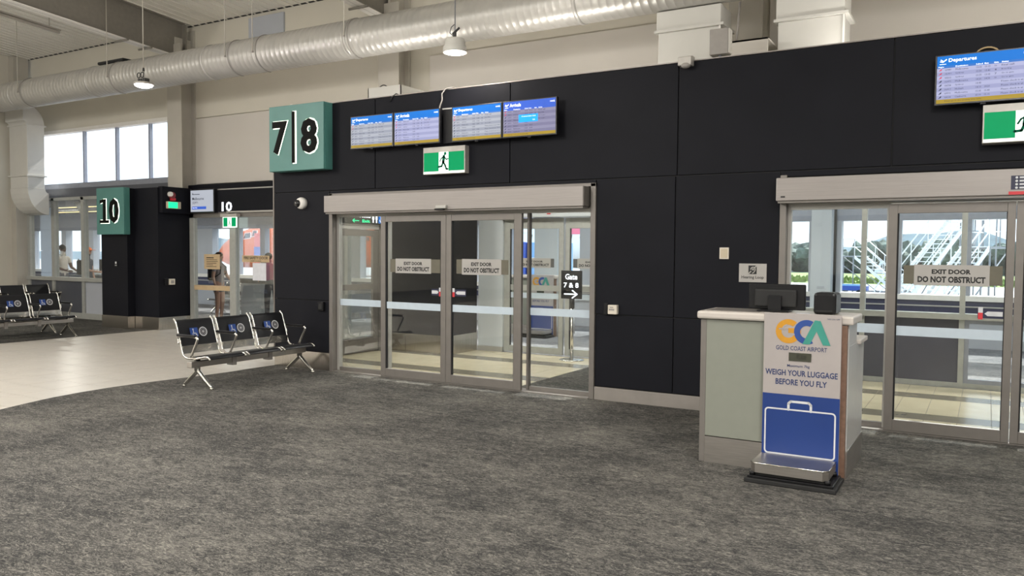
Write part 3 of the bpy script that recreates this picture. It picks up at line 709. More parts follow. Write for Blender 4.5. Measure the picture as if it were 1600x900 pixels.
m = MB(); F.rect(m, .135, .33, 2.108, 2.135, 0, .001); m.build('sticker_red_strip', 'sticker_red', h2)

# ---- inner sliding doors behind the left gate
d4 = struct('door_4')
box('white_infill', 'lounge_white', d4, -7.16, -6.70, YB - .06, YB + .04, .08, 3.3); box('white_infill_base', 'aluminium_light', d4, -7.16, -6.70, YB - .08, YB + .05, 0, .08)
sliding_leaf(d4, -6.70, -5.635, YB - .02, .11, .075, (-6.5, -5.80, -6.43, -5.86, 1.37, 1.51), None, 2.14, True, 'frame_pale', 'tape_grey')
sliding_leaf(d4, -5.60, -4.60, YB - .02, .075, .10, (-5.47, -4.75, -5.40, -4.83, 1.37, 1.51), None, 2.14, True, 'frame_pale', 'tape_grey')
sliding_leaf(d4, -4.58, -3.70, YB + .02, .06, .08, None, None, 2.14, True, 'frame_pale')
box('door_header', 'lounge_white', d4, -6.72, -3.62, YB - .14, YB + .06, 2.15, 2.42, .006); box('status_lamp', 'sticker_red', d4, -5.86, -5.80, YB - .145, YB - .14, 2.19, 2.21)
box('transom', 'soffit', d4, -6.72, -3.62, YB - .02, YB + .04, 2.9, 2.98)
for a, b in ((-5.90, -5.80), (-5.78, -5.60)): box('mid_rail', 'frame_pale', d4, -6.58, -5.71, YB - .012, YB - .005, 1.0, 1.09); break
box('mid_rail', 'frame_pale', d4, -5.52, -4.70, YB - .012, YB - .005, 1.0, 1.09)

# ---- hinged glass door on the vestibule's left side
d5 = struct('door_5')
XD = -8.46
for a, b in ((YF + .16, YF + .26), (10.12, 10.22)): box('jamb', 'aluminium', d5, XD - .08, XD + .02, a, b, 0, 2.03)
box('head_frame', 'aluminium_light', d5, XD - .08, XD + .02, YF + .16, 10.22, 1.95, 2.03)
lf = box('door_leaf', 'aluminium', d5, XD - .03, XD + .015, 8.32, 8.44, .02, 1.94, .003)
for a, b in ((9.98, 10.10),): box('stile', 'aluminium', lf, XD - .03, XD + .015, a, b, .02, 1.94, .003)
box('stile', 'frame_pale', lf, XD - .03, XD + .012, 9.15, 9.24, .02, 1.94, .003)
box('bottom_rail', 'aluminium', lf, XD - .03, XD + .015, 8.44, 9.98, .02, .24, .003); box('top_rail', 'aluminium', lf, XD - .03, XD + .015, 8.44, 9.98, 1.84, 1.94, .003); box('mid_rail', 'aluminium', lf, XD - .03, XD + .015, 8.44, 9.98, 1.0, 1.09, .003)
box('glass', 'clear_glass', lf, XD - .01, XD - .004, 8.44, 9.98, .24, 1.84)
MB().tube([(XD + .015, 8.50, 1.30), (XD + .07, 8.50, 1.30), (XD + .07, 8.50, .98), (XD + .015, 8.50, .98)], .011, 8).build('pull_handle', 'chrome', lf)
box('door_closer', 'aluminium_light', d5, XD + .015, XD + .07, 8.30, 8.55, 1.90, 1.985, .006)
hs = thing('overhead_sign', 'black overhead sign with lit washroom pictograms above the side glass door', 'sign', (XD + .03, 9.2, 2.04))
box('panel', 'black_plastic', hs, XD + .02, XD + .05, 8.25, 10.22, 2.035, 2.32)
F = Frame((XD + .052, 0, 0), (0, 1, 0), (0, 0, 1))
m = MB(); text(m, F, 'Toilets', 9.60, 9.88, 2.125, 2.19, 0, .03)
for xx in (9.94, 10.02):
    F.disc(m, xx, 2.175, .013, 0, 10); F.rect(m, xx - .024, xx + .024, 2.105, 2.158, 0); F.rect(m, xx - .013, xx + .013, 2.055, 2.105, 0)
m.build('lettering', 'scr_white', hs)
m = MB(); F.rect(m, 10.07, 10.20, 2.05, 2.19, 0); m.build('wheelchair_plate', 'scr_blue', hs)
m = MB(); F.ring(m, 10.13, 2.095, .022, .032, 150, 400, .002, 14); F.stroke(m, [(10.125, 2.165), (10.125, 2.115), (10.155, 2.115), (10.17, 2.075)], .012, .002); m.build('wheelchair_symbol', 'scr_white', hs)
m = MB(); text(m, F, 'Exit', 9.68, 9.86, 2.052, 2.098, 0, .03); F.stroke(m, [(9.46, 2.075), (9.60, 2.075)], .012, 0); F.stroke(m, [(9.50, 2.10), (9.46, 2.075), (9.50, 2.05)], .012, 0); m.build('lettering', 'exit_green_bright', hs)

# ================================================================== SIGNS AND SCREENS
def gate_box(name, label, x0, x1, y0, y1, z0, z1):
    t = thing(name, label, 'sign', ((x0 + x1) / 2, y1, z0))
    box('body', 'teal', t, x0, x1, y0, y1, z0, z1, .006)
    box('side_return', 'teal', t, x1 - .03, x1 + .004, y0 + .03, y1, z0 + .004, z1 - .004)
    return t
g78 = gate_box('gate_sign', 'teal gate box sign reading 7 | 8 on the left edge of the dark wall', -8.50, -7.50, 7.88, YF + .02, 2.675, 3.55)
F = wallF(7.88)
def halo_text(t, F, s, a0, a1, b0, b1, bold):
    m = MB(); text(m, F, s, a0, a1, b0, b1, .0012, bold, 0, 3, .014); m.build('glow_rim', 'halo_soft', t)
    m = MB(); text(m, F, s, a0 + .003, a1 + .003, b0, b1, .0025, bold, 0, 3, .008); m.build('halo_light', 'halo', t)
    m = MB(); text(m, F, s, a0, a1, b0, b1, .010, bold, .02); m.build('numeral', 'letter_dark', t)
halo_text(g78, F, '7', -8.41, -8.145, 2.90, 3.34, .025)
halo_text(g78, F, '8', -7.885, -7.60, 2.89, 3.345, .03)
m = MB(); F.rect(m, -8.055, -7.985, 2.765, 3.465, .0025); m.build('halo_light', 'halo', g78)
m = MB(); F.rect(m, -8.045, -8.005, 2.775, 3.455, .01, .02); m.build('divider_bar', 'letter_dark', g78)
MB().ball((-8.14, 7.95, 3.555), .03, .03, .02).build('top_lug', 'white_paint', g78)
g10 = gate_box('gate_sign', 'teal gate box sign reading 10 on the dark pier', -15.76, -14.86, 9.98, 10.11, 1.905, 2.845)
F = wallF(9.98)
halo_text(g10, F, '0', -15.305, -15.005, 2.135, 2.625, .03)
def one(mb, w, h, t=0.0):
    for pts in ([(-15.505 - w, 2.19), (-15.425 + w, 2.19), (-15.425 + w, 2.62 + w), (-15.505 - w, 2.62 + w)], [(-15.615 - w, 2.135 - w), (-15.330 + w, 2.135 - w), (-15.330 + w, 2.195 + w), (-15.615 - w, 2.195 + w)], [(-15.605 - w, 2.535 - w), (-15.505 + w, 2.56 - w), (-15.505 + w, 2.62 + w), (-15.605 - w, 2.60 + w)]): F.poly(mb, pts, h, t)
    return mb
one(MB(), .014, .0012).build('glow_rim', 'halo_soft', g10); one(MB(), .008, .0025).build('halo_light', 'halo', g10); one(MB(), 0, .01, .02).build('numeral', 'letter_dark', g10)

def exit_sign(label, x0, x1, z0, z1, y0, y1, gx=None):
    t = thing('exit_sign', label, 'exit sign', ((x0 + x1) / 2, y1, z0), 'running man exit signs over the doors')
    box('case', 'exit_case', t, x0, x1, y0, y1, z0, z1, .004)
    F = wallF(y0 - .001, x0, z0); W, H = x1 - x0, z1 - z0
    m = MB(); F.rect(m, .012, W - .012, .035, H * .80, .001); m.build('green_face', 'exit_green', t)
    m = MB(); c = W * .50; F.rect(m, c - W * .115, c + W * .115, .035, H * .80, .002); m.build('door_symbol', 'exit_white', t)
    m = MB(); F.rect(m, .008, W - .008, .008, .032, .001); m.build('lower_lens', 'exit_white', t)
    m = MB(); k = H * .70; b = .045
    def q(px, py): return (c + px * k, b + py * k)
    F.disc(m, *q(.10, .86), k * .085, .003, 12)
    F.stroke(m, [q(.02, .72), q(-.02, .42)], k * .17, .003); F.stroke(m, [q(.0, .70), q(-.15, .62), q(-.24, .46)], k * .065, .003); F.stroke(m, [q(.06, .68), q(.17, .55), q(.28, .58)], k * .065, .003)
    F.stroke(m, [q(-.02, .42), q(.10, .25), q(.18, .05), q(.26, .05)], k * .10, .003); F.stroke(m, [q(-.04, .40), q(-.12, .20), q(-.34, .18)], k * .10, .003)
    m.build('running_man', 'exit_man', t)
    return t
exit_sign('green running man exit sign centred below the four departure screens', -5.945, -5.335, 2.535, 2.86, 7.955, YF + .01)
exit_sign('green running man exit sign cut by the right frame edge, above the right door', -.068, .545, 2.545, 2.865, 7.90, YF + .01)

AIR = {'Departures': ['QF880', 'JQ401', 'VA512', 'JQ475', 'VA738', 'JQ413', 'QF592', 'VA514'], 'Arrivals': ['JQ408', 'VA511', 'JQ474', 'VA735', 'QF591', 'JQ412', 'VA513', 'JQ436']}
CITY = ['Melbourne', 'Sydney', 'Sydney', 'Melbourne', 'Sydney', 'Hobart', 'Melbourne', 'Canberra']
def screen(label, title, x0, z0, style, w=.665, h=.385, yy=7.90):
    x1, z1 = x0 + w, z0 + h
    t = thing('flight_screen', label, 'screen', ((x0 + x1) / 2, YF, z0), 'flight information screens on the dark wall')
    box('body', 'screen_body', t, x0 - .014, x1 + .014, yy, yy + .045, z0 - .016, z1 + .012, .004)
    box('wall_bracket', 'black_plastic', t, x0 + .18, x1 - .18, yy + .045, YF + .01, z0 + .1, z1 - .1)
    F = wallF(yy - .0015, x0, z0)
    hb = h * .79
    m = MB(); F.rect(m, 0, w, hb, h, 0); m.build('title_bar', 'scr_blue' if style != 'mauve' else 'scr_blue_dim', t)
    m = MB(); F.rect(m, 0, w, h * .745, hb, 0); m.build('column_bar', 'scr_head' if style != 'mauve' else 'scr_blue_dim', t)
    rows = 8; r0, r1 = h * .085, h * .745; rh = (r1 - r0) / rows
    m = MB(); m2 = MB()
    for i in range(rows): F.rect(m if i % 2 == 0 else m2, 0, w, r1 - (i + 1) * rh, r1 - i * rh, 0)
    m.build('row_light', 'scr_row_' + style, t); m2.build('row_dark', 'scr_alt_' + style, t)
    m = MB(); F.rect(m, 0, w, 0, r0, 0); m.build('footer_bar', 'scr_yellow', t)
    m = MB(); text(m, F, title, w * .125, w * (.42 if title == 'Departures' else .34), h * .845, h * .945, .001, .012)
    text(m, F, '14:02', w * .90, w * .985, h * .89, h * .935, .001, .01)
    F.stroke(m, [(w * .03, h * .83), (w * .095, h * .83)], .004, .001); F.stroke(m, [(w * .035, h * .89), (w * .06, h * .875), (w * .10, h * .925)], .008, .001); F.stroke(m, [(w * .04, h * .925), (w * .06, h * .90)], .006, .001)
    for a, s_, ww in ((.015, 'Flight', .06), (.20, 'Destination', .13), (.415, 'Sched', .07), (.505, 'Est', .04), (.60, 'Gate', .05), (.68, 'Status', .07)): text(m, F, s_, w * a, w * (a + ww), h * .755, h * .785, .001, .01, 0, 1)
    m.build('lettering', 'scr_white', t)
    m = MB(); mr = MB()
    for i in range(rows):
        zc = r1 - (i + .5) * rh; hh = rh * .44
        F.poly(mr if i < 2 + (style == 'lilac') else m, [(w * .018, zc - hh * .6), (w * .048, zc - hh * .1), (w * .056, zc + hh * .8), (w * .046, zc + hh * .8)], .001)
        text(m, F, AIR[title][i], w * .085, w * .155, zc - hh / 2, zc + hh / 2, .001, .0, 0, 1)
        text(m, F, CITY[i], w * .20, w * (.20 + .015 * len(CITY[i])), zc - hh / 2, zc + hh / 2, .001, 0, 0, 1)
        text(m, F, '1%d:%02d' % (i // 3 + 3, (i * 25 + 5) % 60), w * .42, w * .475, zc - hh / 2, zc + hh / 2, .001, 0, 0, 1)
        if i != 4: text(m, F, '1%d:%02d' % (i // 3 + 3, (i * 25 + 15) % 60), w * .51, w * .565, zc - hh / 2, zc + hh / 2, .001, 0, 0, 1)
        if i < 4: text(m, F, str((10, 8, 7, 10)[i]), w * .61, w * .63, zc - hh / 2, zc + hh / 2, .001, 0, 0, 1)
        st = ('Final call', 'Boarding', 'Go to gate', 'Go to gate')[i] if i < 4 else ('Please check in at 13:%d0' % (i % 5) if title == 'Departures' else '')
        if st: text(m, F, st, w * .68, w * (.68 + .0125 * len(st)), zc - hh / 2, zc + hh / 2, .001, 0, 0, 1)
    text(m, F, 'Please go to the security area early', w * .09, w * .48, h * .025, h * .06, .001, 0, 0, 1)
    m.build('flight_rows', 'scr_ink', t, kind='stuff'); mr.build('tail_logo', 'scr_red', t)
    if style == 'mauve':
        m = MB(); F.rect(m, w * .30, w * .67, h * .38, h * .60, .002); m.build('popup_window', 'scr_popup', t)
        m = MB(); text(m, F, 'Connection lost', w * .36, w * .63, h * .53, h * .565, .003); text(m, F, 'OK', w * .57, w * .62, h * .42, h * .45, .003); m.build('lettering', 'scr_white', t)
    box('lower_lug', 'black_plastic', t, (x0 + x1) / 2 - .02, (x0 + x1) / 2 + .02, yy + .005, yy + .03, z0 - .028, z0 - .012)
    return t
screen('departures screen, leftmost of the four in the row by the 7 | 8 sign', 'Departures', -7.045, 2.915, 'grey')
screen('lilac tinted arrivals screen, second from the left in the row of four', 'Arrivals', -6.34, 2.915, 'lilac')
screen('departures screen, third in the row above the left door, beside the dangling cable', 'Departures', -5.475, 2.91, 'grey')
screen('dim arrivals screen with a bright blue pop-up box, rightmost of the four', 'Arrivals', -4.775, 2.91, 'mauve')
screen('departures screen cut by the right frame edge above the second exit sign', 'Departures', -.42, 2.905, 'lilac', .70, .40)
bl = thing('bracket_cover', 'slim grey bracket strip between the middle two flight screens', 'bracket', (-5.57, YF, 3.2))
box('strip', 'black_plastic', bl, -5.66, -5.49, 7.97, YF + .01, 2.9, 3.30); box('top_edge', 'aluminium_light', bl, -5.67, -5.485, 7.965, YF, 3.30, 3.315)

# gate 10 signs
s10 = thing('gate_screen', 'pale flight screen naming Melbourne above the gate 10 door', 'screen', (-13.660, 10.95, 2.38))
box('body', 'screen_body', s10, -14.000, -13.280, 10.87, 10.96, 2.35, 2.83, .006)
F = wallF(10.868, -13.980, 2.375)
m = MB(); F.rect(m, 0, .68, 0, .43, 0); m.build('screen_face', 'scr_row_grey', s10)
m = MB(); text(m, F, 'Melbourne', .05, .40, .235, .29, .001, .01); text(m, F, 'JQ971', .05, .22, .15, .205, .001, .005); F.stroke(m, [(.06, .35), (.27, .35)], .012, .001); F.poly(m, [(.05, .345), (.09, .345), (.06, .385)], .001); m.build('lettering', 'scr_ink', s10)
m = MB(); F.rect(m, .04, .47, .05, .105, .001); m.build('status_bar', 'scr_blue_dim', s10); m = MB(); text(m, F, 'Boarding', .06, .2, .065, .09, .002); m.build('lettering', 'scr_white', s10)
n10 = thing('gate_number', 'small white numeral 10 on the dark fascia of the gate door', 'numeral', (-12.995, 10.93, 2.37))
m = MB(); text(m, wallF(10.948), '10', -13.145, -12.850, 2.375, 2.56, 0, .02, .006); m.build('numeral', 'scr_white', n10)
t = thing('exit_sign', 'small green hanging exit sign under the white numeral 10', 'exit sign', (-12.860, 10.9, 2.06))
box('case', 'exit_case', t, -13.070, -12.610, 10.84, 10.94, 2.255, 2.32, .004)
F = wallF(10.885)
box('plate', 'exit_white', t, -13.050, -12.650, 10.886, 10.90, 2.05, 2.255)
for a_, b_ in ((-13.030, -12.910), (-12.795, -12.670)): m = MB(); F.rect(m, a_, b_, 2.07, 2.245, 0); m.build('green_face', 'exit_green', t)
m = MB(); F.disc(m, -12.840, 2.225, .012, 0, 10); F.stroke(m, [(-12.845, 2.20), (-12.855, 2.15), (-12.830, 2.11), (-12.825, 2.075)], .02, 0); F.stroke(m, [(-12.855, 2.15), (-12.880, 2.10)], .016, 0); m.build('running_man', 'exit_green', t)
t = thing('exit_sign', 'green lit box sign on the side of the dark pier beneath the siren', 'exit sign', (-14.10, 10.5, 2.43))
box('case', 'beige_plastic', t, -14.10, -14.03, 10.38, 10.68, 2.425, 2.565, .006)
m = MB(); Frame((-14.029, 0, 0), (0, 1, 0), (0, 0, 1)).rect(m, 10.385, 10.60, 2.435, 2.555, 0); m.build('green_face', 'exit_green_bright', t)
t = thing('siren', 'round white alarm siren with a red beacon above the green box sign', 'siren', (-14.10, 10.48, 2.6))
MB().cyl((-14.10, 10.47, 2.71), (-14.02, 10.44, 2.71), .055, .045, 16).build('horn', 'white_paint', t)
MB().cyl((-14.10, 10.50, 2.69), (-14.04, 10.50, 2.69), .065, None, 16).build('beacon', 'red_glass', t); box('base', 'sticker_red', t, -14.10, -14.04, 10.47, 10.57, 2.585, 2.64, .006)
t = thing('door_release', 'grey door release box with a black bracket on the pier side', 'button', (-14.19, 10.5, .9))
box('case', 'ivory', t, -14.195, -14.13, 10.47, 10.60, .90, 1.02, .008); box('bracket', 'black_plastic', t, -14.195, -14.15, 10.38, 10.46, .89, 1.03, .004); box('plate', 'grey_case', t, -14.132, -14.126, 10.50, 10.57, .93, .99)
t = thing('power_outlet', 'small dark outlet on the pier front below the 10 sign', 'outlet', (-15.3, 10.10, 1.26))
box('plate', 'black_plastic', t, -15.345, -15.255, 10.085, 10.105, 1.25, 1.37, .004); box('symbol', 'sticker_grey', t, -15.32, -15.28, 10.082, 10.086, 1.31, 1.355); box('symbol', 'sticker_grey', t, -15.33, -15.27, 10.082, 10.086, 1.275, 1.285)

# small fittings of the dark wall
t = thing('security_camera', 'white dome security camera left of the sliding door header', 'camera', (-8.03, YF, 2.24))
MB().lathe((-8.03, YF + .005, 2.245), (0, -1, 0), [(0, .078), (.05, .08), (.075, .07), (.085, .05)], 20).build('housing', 'white_paint', t)
MB().ball((-8.055, YF - .075, 2.24), .052).build('dome', 'dome_black', t)
t = thing('light_switch', 'beige blank wall plate above the hearing loop sign', 'switch', (-2.265, YF, 1.55))
box('plate', 'ivory', t, -2.315, -2.222, YF - .012, YF + .004, 1.55, 1.665, .003); box('rocker', 'beige_plastic', t, -2.302, -2.235, YF - .016, YF - .01, 1.563, 1.652, .002)
t = thing('door_release', 'beige door release box on the dark wall right of the left door', 'button', (-3.47, YF, .94))
box('case', 'ivory', t, -3.505, -3.40, YF - .05, YF + .004, .945, 1.045, .006); box('bracket', 'black_plastic', t, -3.56, -3.515, YF - .03, YF + .004, .935, 1.06, .004); box('plate', 'grey_case', t, -3.49, -3.43, YF - .053, YF - .048, .985, 1.005); box('plate', 'grey_case', t, -3.48, -3.44, YF - .053, YF - .048, 1.015, 1.025)
t = thing('door_release', 'black push pad on the dark wall beside the bench end', 'button', (-7.68, YF, .8))
box('case', 'black_plastic', t, -7.73, -7.635, YF - .04, YF + .004, .80, .92, .006); box('push_plate', 'black_rubber', t, -7.715, -7.65, YF - .046, YF - .038, .82, .90, .003)
t = thing('wall_sign', 'white hearing loop sign with an ear symbol beside the right door', 'sign', (-1.985, YF, 1.32))
box('plate', 'notice_white', t, -2.118, -1.850, YF - .008, YF + .004, 1.325, 1.508, .002)
F = wallF(YF - .0085)
m = MB(); F.rect(m, -2.025, -1.945, 1.405, 1.49, .001); m.build('symbol_square', 'ink_black', t)
m = MB(); F.ring(m, -1.98, 1.452, .017, .026, -40, 190, .002, 12); F.ring(m, -1.98, 1.452, .004, .011, 0, 360, .002, 12); F.stroke(m, [(-1.962, 1.437), (-1.975, 1.42), (-1.985, 1.415)], .009, .002); F.stroke(m, [(-2.02, 1.412), (-2.0, 1.432)], .012, .0025); F.stroke(m, [(-1.965, 1.467), (-1.95, 1.484)], .012, .0025); m.build('ear_symbol', 'notice_white', t)
m = MB(); text(m, F, 'Hearing Loop', -2.092, -1.876, 1.352, 1.39, .001, .012); m.build('lettering', 'ink_black', t)
t = thing('ceiling_sensor', 'small beige detector clipped to the top edge of the dark wall', 'sensor', (-2.69, YF, 3.48))
box('case', 'exit_case', t, -2.755, -2.615, YF - .09, YF + .01, 3.495, 3.585, .01); MB().ball((-2.675, YF - .07, 3.495), .05, .04, .03).build('lens', 'grey_case', t); box('hook', 'exit_case', t, -2.70, -2.62, YF - .03, YF + .05, 3.56, 3.60, .008)
t = thing('speaker_box', 'flat grey antenna box standing up behind the dark wall top', 'antenna', (-2.5, 8.55, 3.6))
box('case', 'grey_case', t, -2.60, -2.40, 8.50, 8.62, 3.70, 3.97, .008); box('side_panel', 'white_paint', t, -2.405, -2.392, 8.51, 8.62, 3.71, 3.96); MB().cyl((-2.5, 8.56, 3.40), (-2.5, 8.56, 3.71), .018).build('post', 'stair_grey', t); box('base', 'exit_case', t, -2.56, -2.38, 8.5, 8.64, 3.42, 3.62, .01)
t = thing('roof_tray', 'open white metal tray on the gate box roof behind the screens', 'tray', (-7.0, 9.0, 3.42))
x0, x1, y0, y1 = -7.28, -6.72, 8.5, 9.7
box('side', 'duct_white', t, x0, x1, y0, y0 + .012, 3.42, 3.80); box('side', 'duct_white', t, x1 - .012, x1, y0, y1, 3.42, 3.80); box('side', 'duct_white', t, x0, x0 + .012, y0, y1, 3.42, 3.80); box('side', 'duct_white', t, x0, x1, y1 - .012, y1, 3.42, 3.80); box('tray_base', 'duct_white', t, x0, x1, y0, y1, 3.42, 3.44)
MB().tube([(-7.12 + .012 * i, 8.54, 3.80 + .03 * math.sin(math.pi * i / 12)) for i in range(13)], .008, 6).build('cable_end', 'cable', t)
def cable(label, pts, r, mat):
    tag(MB().tube(pts, r, 6).build('loose_cable', mat), label, 'cable')
cable('grey cable looped over the wall edge between the second and third screens', [(-5.60, 8.2, 3.56), (-5.58, 8.06, 3.575), (-5.66, 8.02, 3.56), (-5.70, 8.0, 3.50), (-5.69, 7.99, 3.42), (-5.715, 7.98, 3.35), (-5.71, 7.965, 3.315)], .009, 'grey_case')
cable('dark cable drooping over the wall edge above the leftmost screens', [(-6.42, 8.15, 3.56), (-6.44, 8.05, 3.575), (-6.48, 8.028, 3.54), (-6.52, 8.03, 3.48)], .008, 'cable')
cable('tan cable loop showing above the right departures screen', [(-.05 + .09 * math.cos(q), 8.02, 3.30 + .07 * math.sin(q)) for q in [math.pi * i / 12 for i in range(13)]], .008, 'cable_tan')
cable('short blue cable lying on the wall top before the right duct riser', [(-1.86 + .1 * i / 6, 8.25, 3.56 + .03 * math.sin(math.pi * i / 6)) for i in range(7)], .010, 'cable_blue')

# ================================================================== DUCTS AND LAMPS
DY, DZ, DR = 9.5, 4.83, 0.285
t = thing('ventilation_duct', 'long round grey spiral duct running across under the ceiling', 'duct', (-8, DY, DZ))
prof = []
x = 0.0; L = 20.9
while x < L:
    prof += [(x, DR), (x + .085, DR), (x + .09, DR + .002), (x + .10, DR + .002)]; x += .105
MB().lathe((-20.4, DY, DZ), (1, 0, 0), prof, 40, (0, 0, 1)).build('duct_pipe', 'duct_metal', t)
for xx in (-17.6, -14.9, -11.6, -8.4, -4.6, -2.0): MB().lathe((xx, DY, DZ), (1, 0, 0), [(0, DR + .002), (.002, DR + .012), (.05, DR + .012), (.052, DR + .002)], 40, (0, 0, 1)).build('joint_collar', 'duct_metal', t)
def rod(xx, label):
    r = thing('duct_hanger', label, 'hanger', (xx, DY, 5.1), 'thin hanger rods of the round duct')
    MB().cyl((xx, DY - DR - .01, DZ - .02), (xx, DY - DR - .01, cz(DY - DR)), .008, None, 6).build('rod', 'cream_steel', r)
    MB().ball((xx, DY - DR - .012, DZ - .03), .02, .02, .014, 8, 6).build('clip', 'grey_case', r)
    MB().tube([(xx + .05, DY - (DR + .01) * math.cos(q), DZ + (DR + .01) * math.sin(q)) for q in [math.radians(a_) for a_ in range(-100, 101, 10)]], .006, 4).build('wire_loop', 'grey_case', r)
for xx, lb in ((-18.45, 'hanger rod of the duct at the far left, below the strut rail'), (-17.15, 'hanger rod second from the left, under the strut rail end'), (-14.15, 'dark hanger rod beside the left rafter bracket'), (-10.95, 'hanger rod between the left column and the cladding patch'), (-10.30, 'hanger rod in front of the grey cladding patch'), (-8.35, 'hanger rod with a bracket beside the middle rafter')): rod(xx, lb)
t = thing('strut_rail', 'pale steel strut rail under the ceiling at far left', 'rail', (-16.6, 8.5, 6.1))
MB().prism([(-16.53, 9.7, cz(9.7) - .31), (-16.47, 9.7, cz(9.7) - .31), (-16.47, 4, cz(4) - .31), (-16.53, 4, cz(4) - .31)], (0, 0, .04)).build('channel', 'cream_steel', t, fix=True)
MB().prism([(-16.56, 9.72, cz(9.7) - .25), (-16.46, 9.72, cz(9.7) - .25), (-16.46, 4, cz(4) - .25), (-16.54, 4, cz(4) - .25)], (0, 0, .025)).build('upper_channel', 'cream_steel', t, fix=True)
for yy in (9.5, 8.3, 6.5): MB().cyl((-16.5, yy, cz(yy) - .3), (-16.5, yy, cz(yy)), .01, None, 6).build('stub', 'cream_steel', t)
tag(MB().box(-14.95, -14.15, 9.52, 9.80, 5.16, 5.22, .025).build('fabric_roll', 'strap_black'), 'black fabric strap roll lying on top of the round duct', 'strap')
# vertical rectangular duct at far left
t = thing('duct_drop', 'white rectangular duct dropping down the left wall with a curved foot', 'duct', (-19.37, 10.4, 2.5))
x0, x1, y0, y1 = -19.74, -19.0, 10.38, 10.78
box('duct_body', 'duct_white', t, x0, x1, y0, y1, 3.30, 4.45, .015)
def elbow(zs, up):
    mb = MB(); n = 8; rings = []
    for k in range(n + 1):
        a_ = math.radians(90 * k / n); ri, ro = .08, .08 + (y1 - y0)
        if up: rings.append([(xx, y1 + .08 - rr * math.cos(a_) - 0 if False else (y0 - .08 + rr * math.cos(a_)), zs + rr * math.sin(a_)) for xx, rr in ((x0, ri), (x1, ri), (x1, ro), (x0, ro))])
        else: rings.append([(xx, y1 + .08 - rr * math.cos(a_), zs - rr * math.sin(a_) * 1.25) for xx, rr in ((x0, ri), (x1, ri), (x1, ro), (x0, ro))])
    for ra, rb_ in zip(rings, rings[1:]):
        for i in range(4): mb.face([ra[i], ra[(i + 1) % 4], rb_[(i + 1) % 4], rb_[i]], False)
    mb.face(rings[0]); mb.face(rings[-1][::-1]); return mb
box('duct_body', 'duct_white', t, x0 + .01, x1 - .01, y0 + .005, y1 - .005, 3.0, 3.30, .01)
elbow(3.0, False).build('lower_elbow', 'duct_white', t, fix=True); elbow(4.45, True).build('upper_elbow', 'duct_white', t, fix=True)
for zz in (3.27, 4.43): box('flange', 'duct_white', t, x0 - .03, x1 + .03, y0 - .03, y1 + .03, zz, zz + .03)
box('angle_support', 'grey_case', t, -20.4, -19.2, 10.1, 10.13, 4.72, 4.76)
# boxed risers behind the dark wall
def riser(x0, x1, label, zf):
    t = thing('duct_riser', label, 'duct', ((x0 + x1) / 2, 9.5, 3.42), 'white boxed duct risers on the gate box roof')
    y0, y1 = 9.48, 9.95
    box('duct_body', 'duct_white', t, x0 + .02, x1 - .02, y0 + .02, y1, 3.42, zf, .008); box('upper_body', 'duct_white', t, x0, x1 - .01, y0, y1 - .02, zf + .03, 4.535, .008)
    box('flange', 'duct_white', t, x0 - .02, x1 + .03, y0 - .02, y1 + .02, zf, zf + .03); box('corner_strip', 'white_paint', t, x1 - .03, x1 - .01, y0 + .0, y0 + .025, 3.42, zf)
    return t
riser(-3.56, -2.76, 'boxed white duct riser left of the grey antenna box', 4.28)
riser(-2.14, -1.40, 'boxed white duct riser right of the antenna box', 4.22)
t = thing('cable_shelf', 'cream metal shelf between the two duct risers', 'shelf', (-2.5, 9.3, 3.42)); box('front', 'cream_panel', t, -2.74, -2.16, 9.2, 9.23, 3.42, 4.0); box('top', 'cream_panel', t, -2.74, -2.16, 9.2, 9.8, 3.98, 4.0); MB().cyl((-2.62, 9.6, 4.0), (-2.58, 9.6, 4.55), .012).build('stay_rod', 'grey_case', t)

def point(name, loc, power, r=.1, col=(1, .93, .85)):
    d = bpy.data.lights.new(name, 'POINT'); d.energy = power; d.shadow_soft_size = r; d.color = col
    o = bpy.data.objects.new(name, d); o.location = loc; COL.objects.link(o)
t = thing('high_bay_lamp', 'white bell shaped high bay lamp hanging over the left sliding door', 'lamp', (-5.24, 7.6, 3.85))
lx, ly, lz = -5.24, 7.6, 3.845
MB().lathe((lx, ly, lz), (0, 0, 1), [(0, .133), (.015, .136), (.068, .130), (.08, .118), (.135, .112), (.15, .106), (.154, .08)], 32).build('shade', 'duct_white', t)
m = MB(); m.lathe((lx, ly, lz - .012), (0, 0, 1), [(0, .08), (.006, .115), (.013, .118)], 28); m.build('diffuser', 'lamp_glow', t)
MB().cyl((lx, ly, lz + .22), (lx, ly, cz(ly)), .007, None, 6).build('rod', 'stair_grey', t); MB().tube([(lx - .02, ly, lz + .185), (lx - .07, ly, lz + .23), (lx - .05, ly, lz + .29), (lx, ly, lz + .32)], .005, 5).build('cable', 'cable', t)
box('hook', 'cable', t, lx - .015, lx + .015, ly - .01, ly + .01, lz + .18, lz + .23); MB().cyl((lx - .03, ly, lz + .21), (lx + .06, ly, lz + .27), .016, .012, 8).build('carabiner', 'cable', t)
point('lamp_light', (lx, ly + .05, lz - .06), 26)
t = thing('high_bay_lamp', 'flat high bay lamp with exposed driver hanging over the tiled aisle at left', 'lamp', (-10.80, 7.6, 4.02))
lx, ly, lz = -10.80, 7.6, 4.03
MB().lathe((lx, ly, lz), (0, 0, 1), [(0, .135), (.015, .145), (.03, .135), (.04, .08)], 32).build('shade', 'exit_case', t)
MB().lathe((lx, ly, lz - .035), (0, 0, 1), [(0, .08), (.014, .118), (.034, .13)], 28).build('diffuser', 'lamp_glow_cool', t)
for dx in (-.07, -.02, .03, .07): box('driver_fin', 'cable', t, lx + dx - .015, lx + dx + .015, ly - .04, ly + .04, lz + .035, lz + .09, .005)
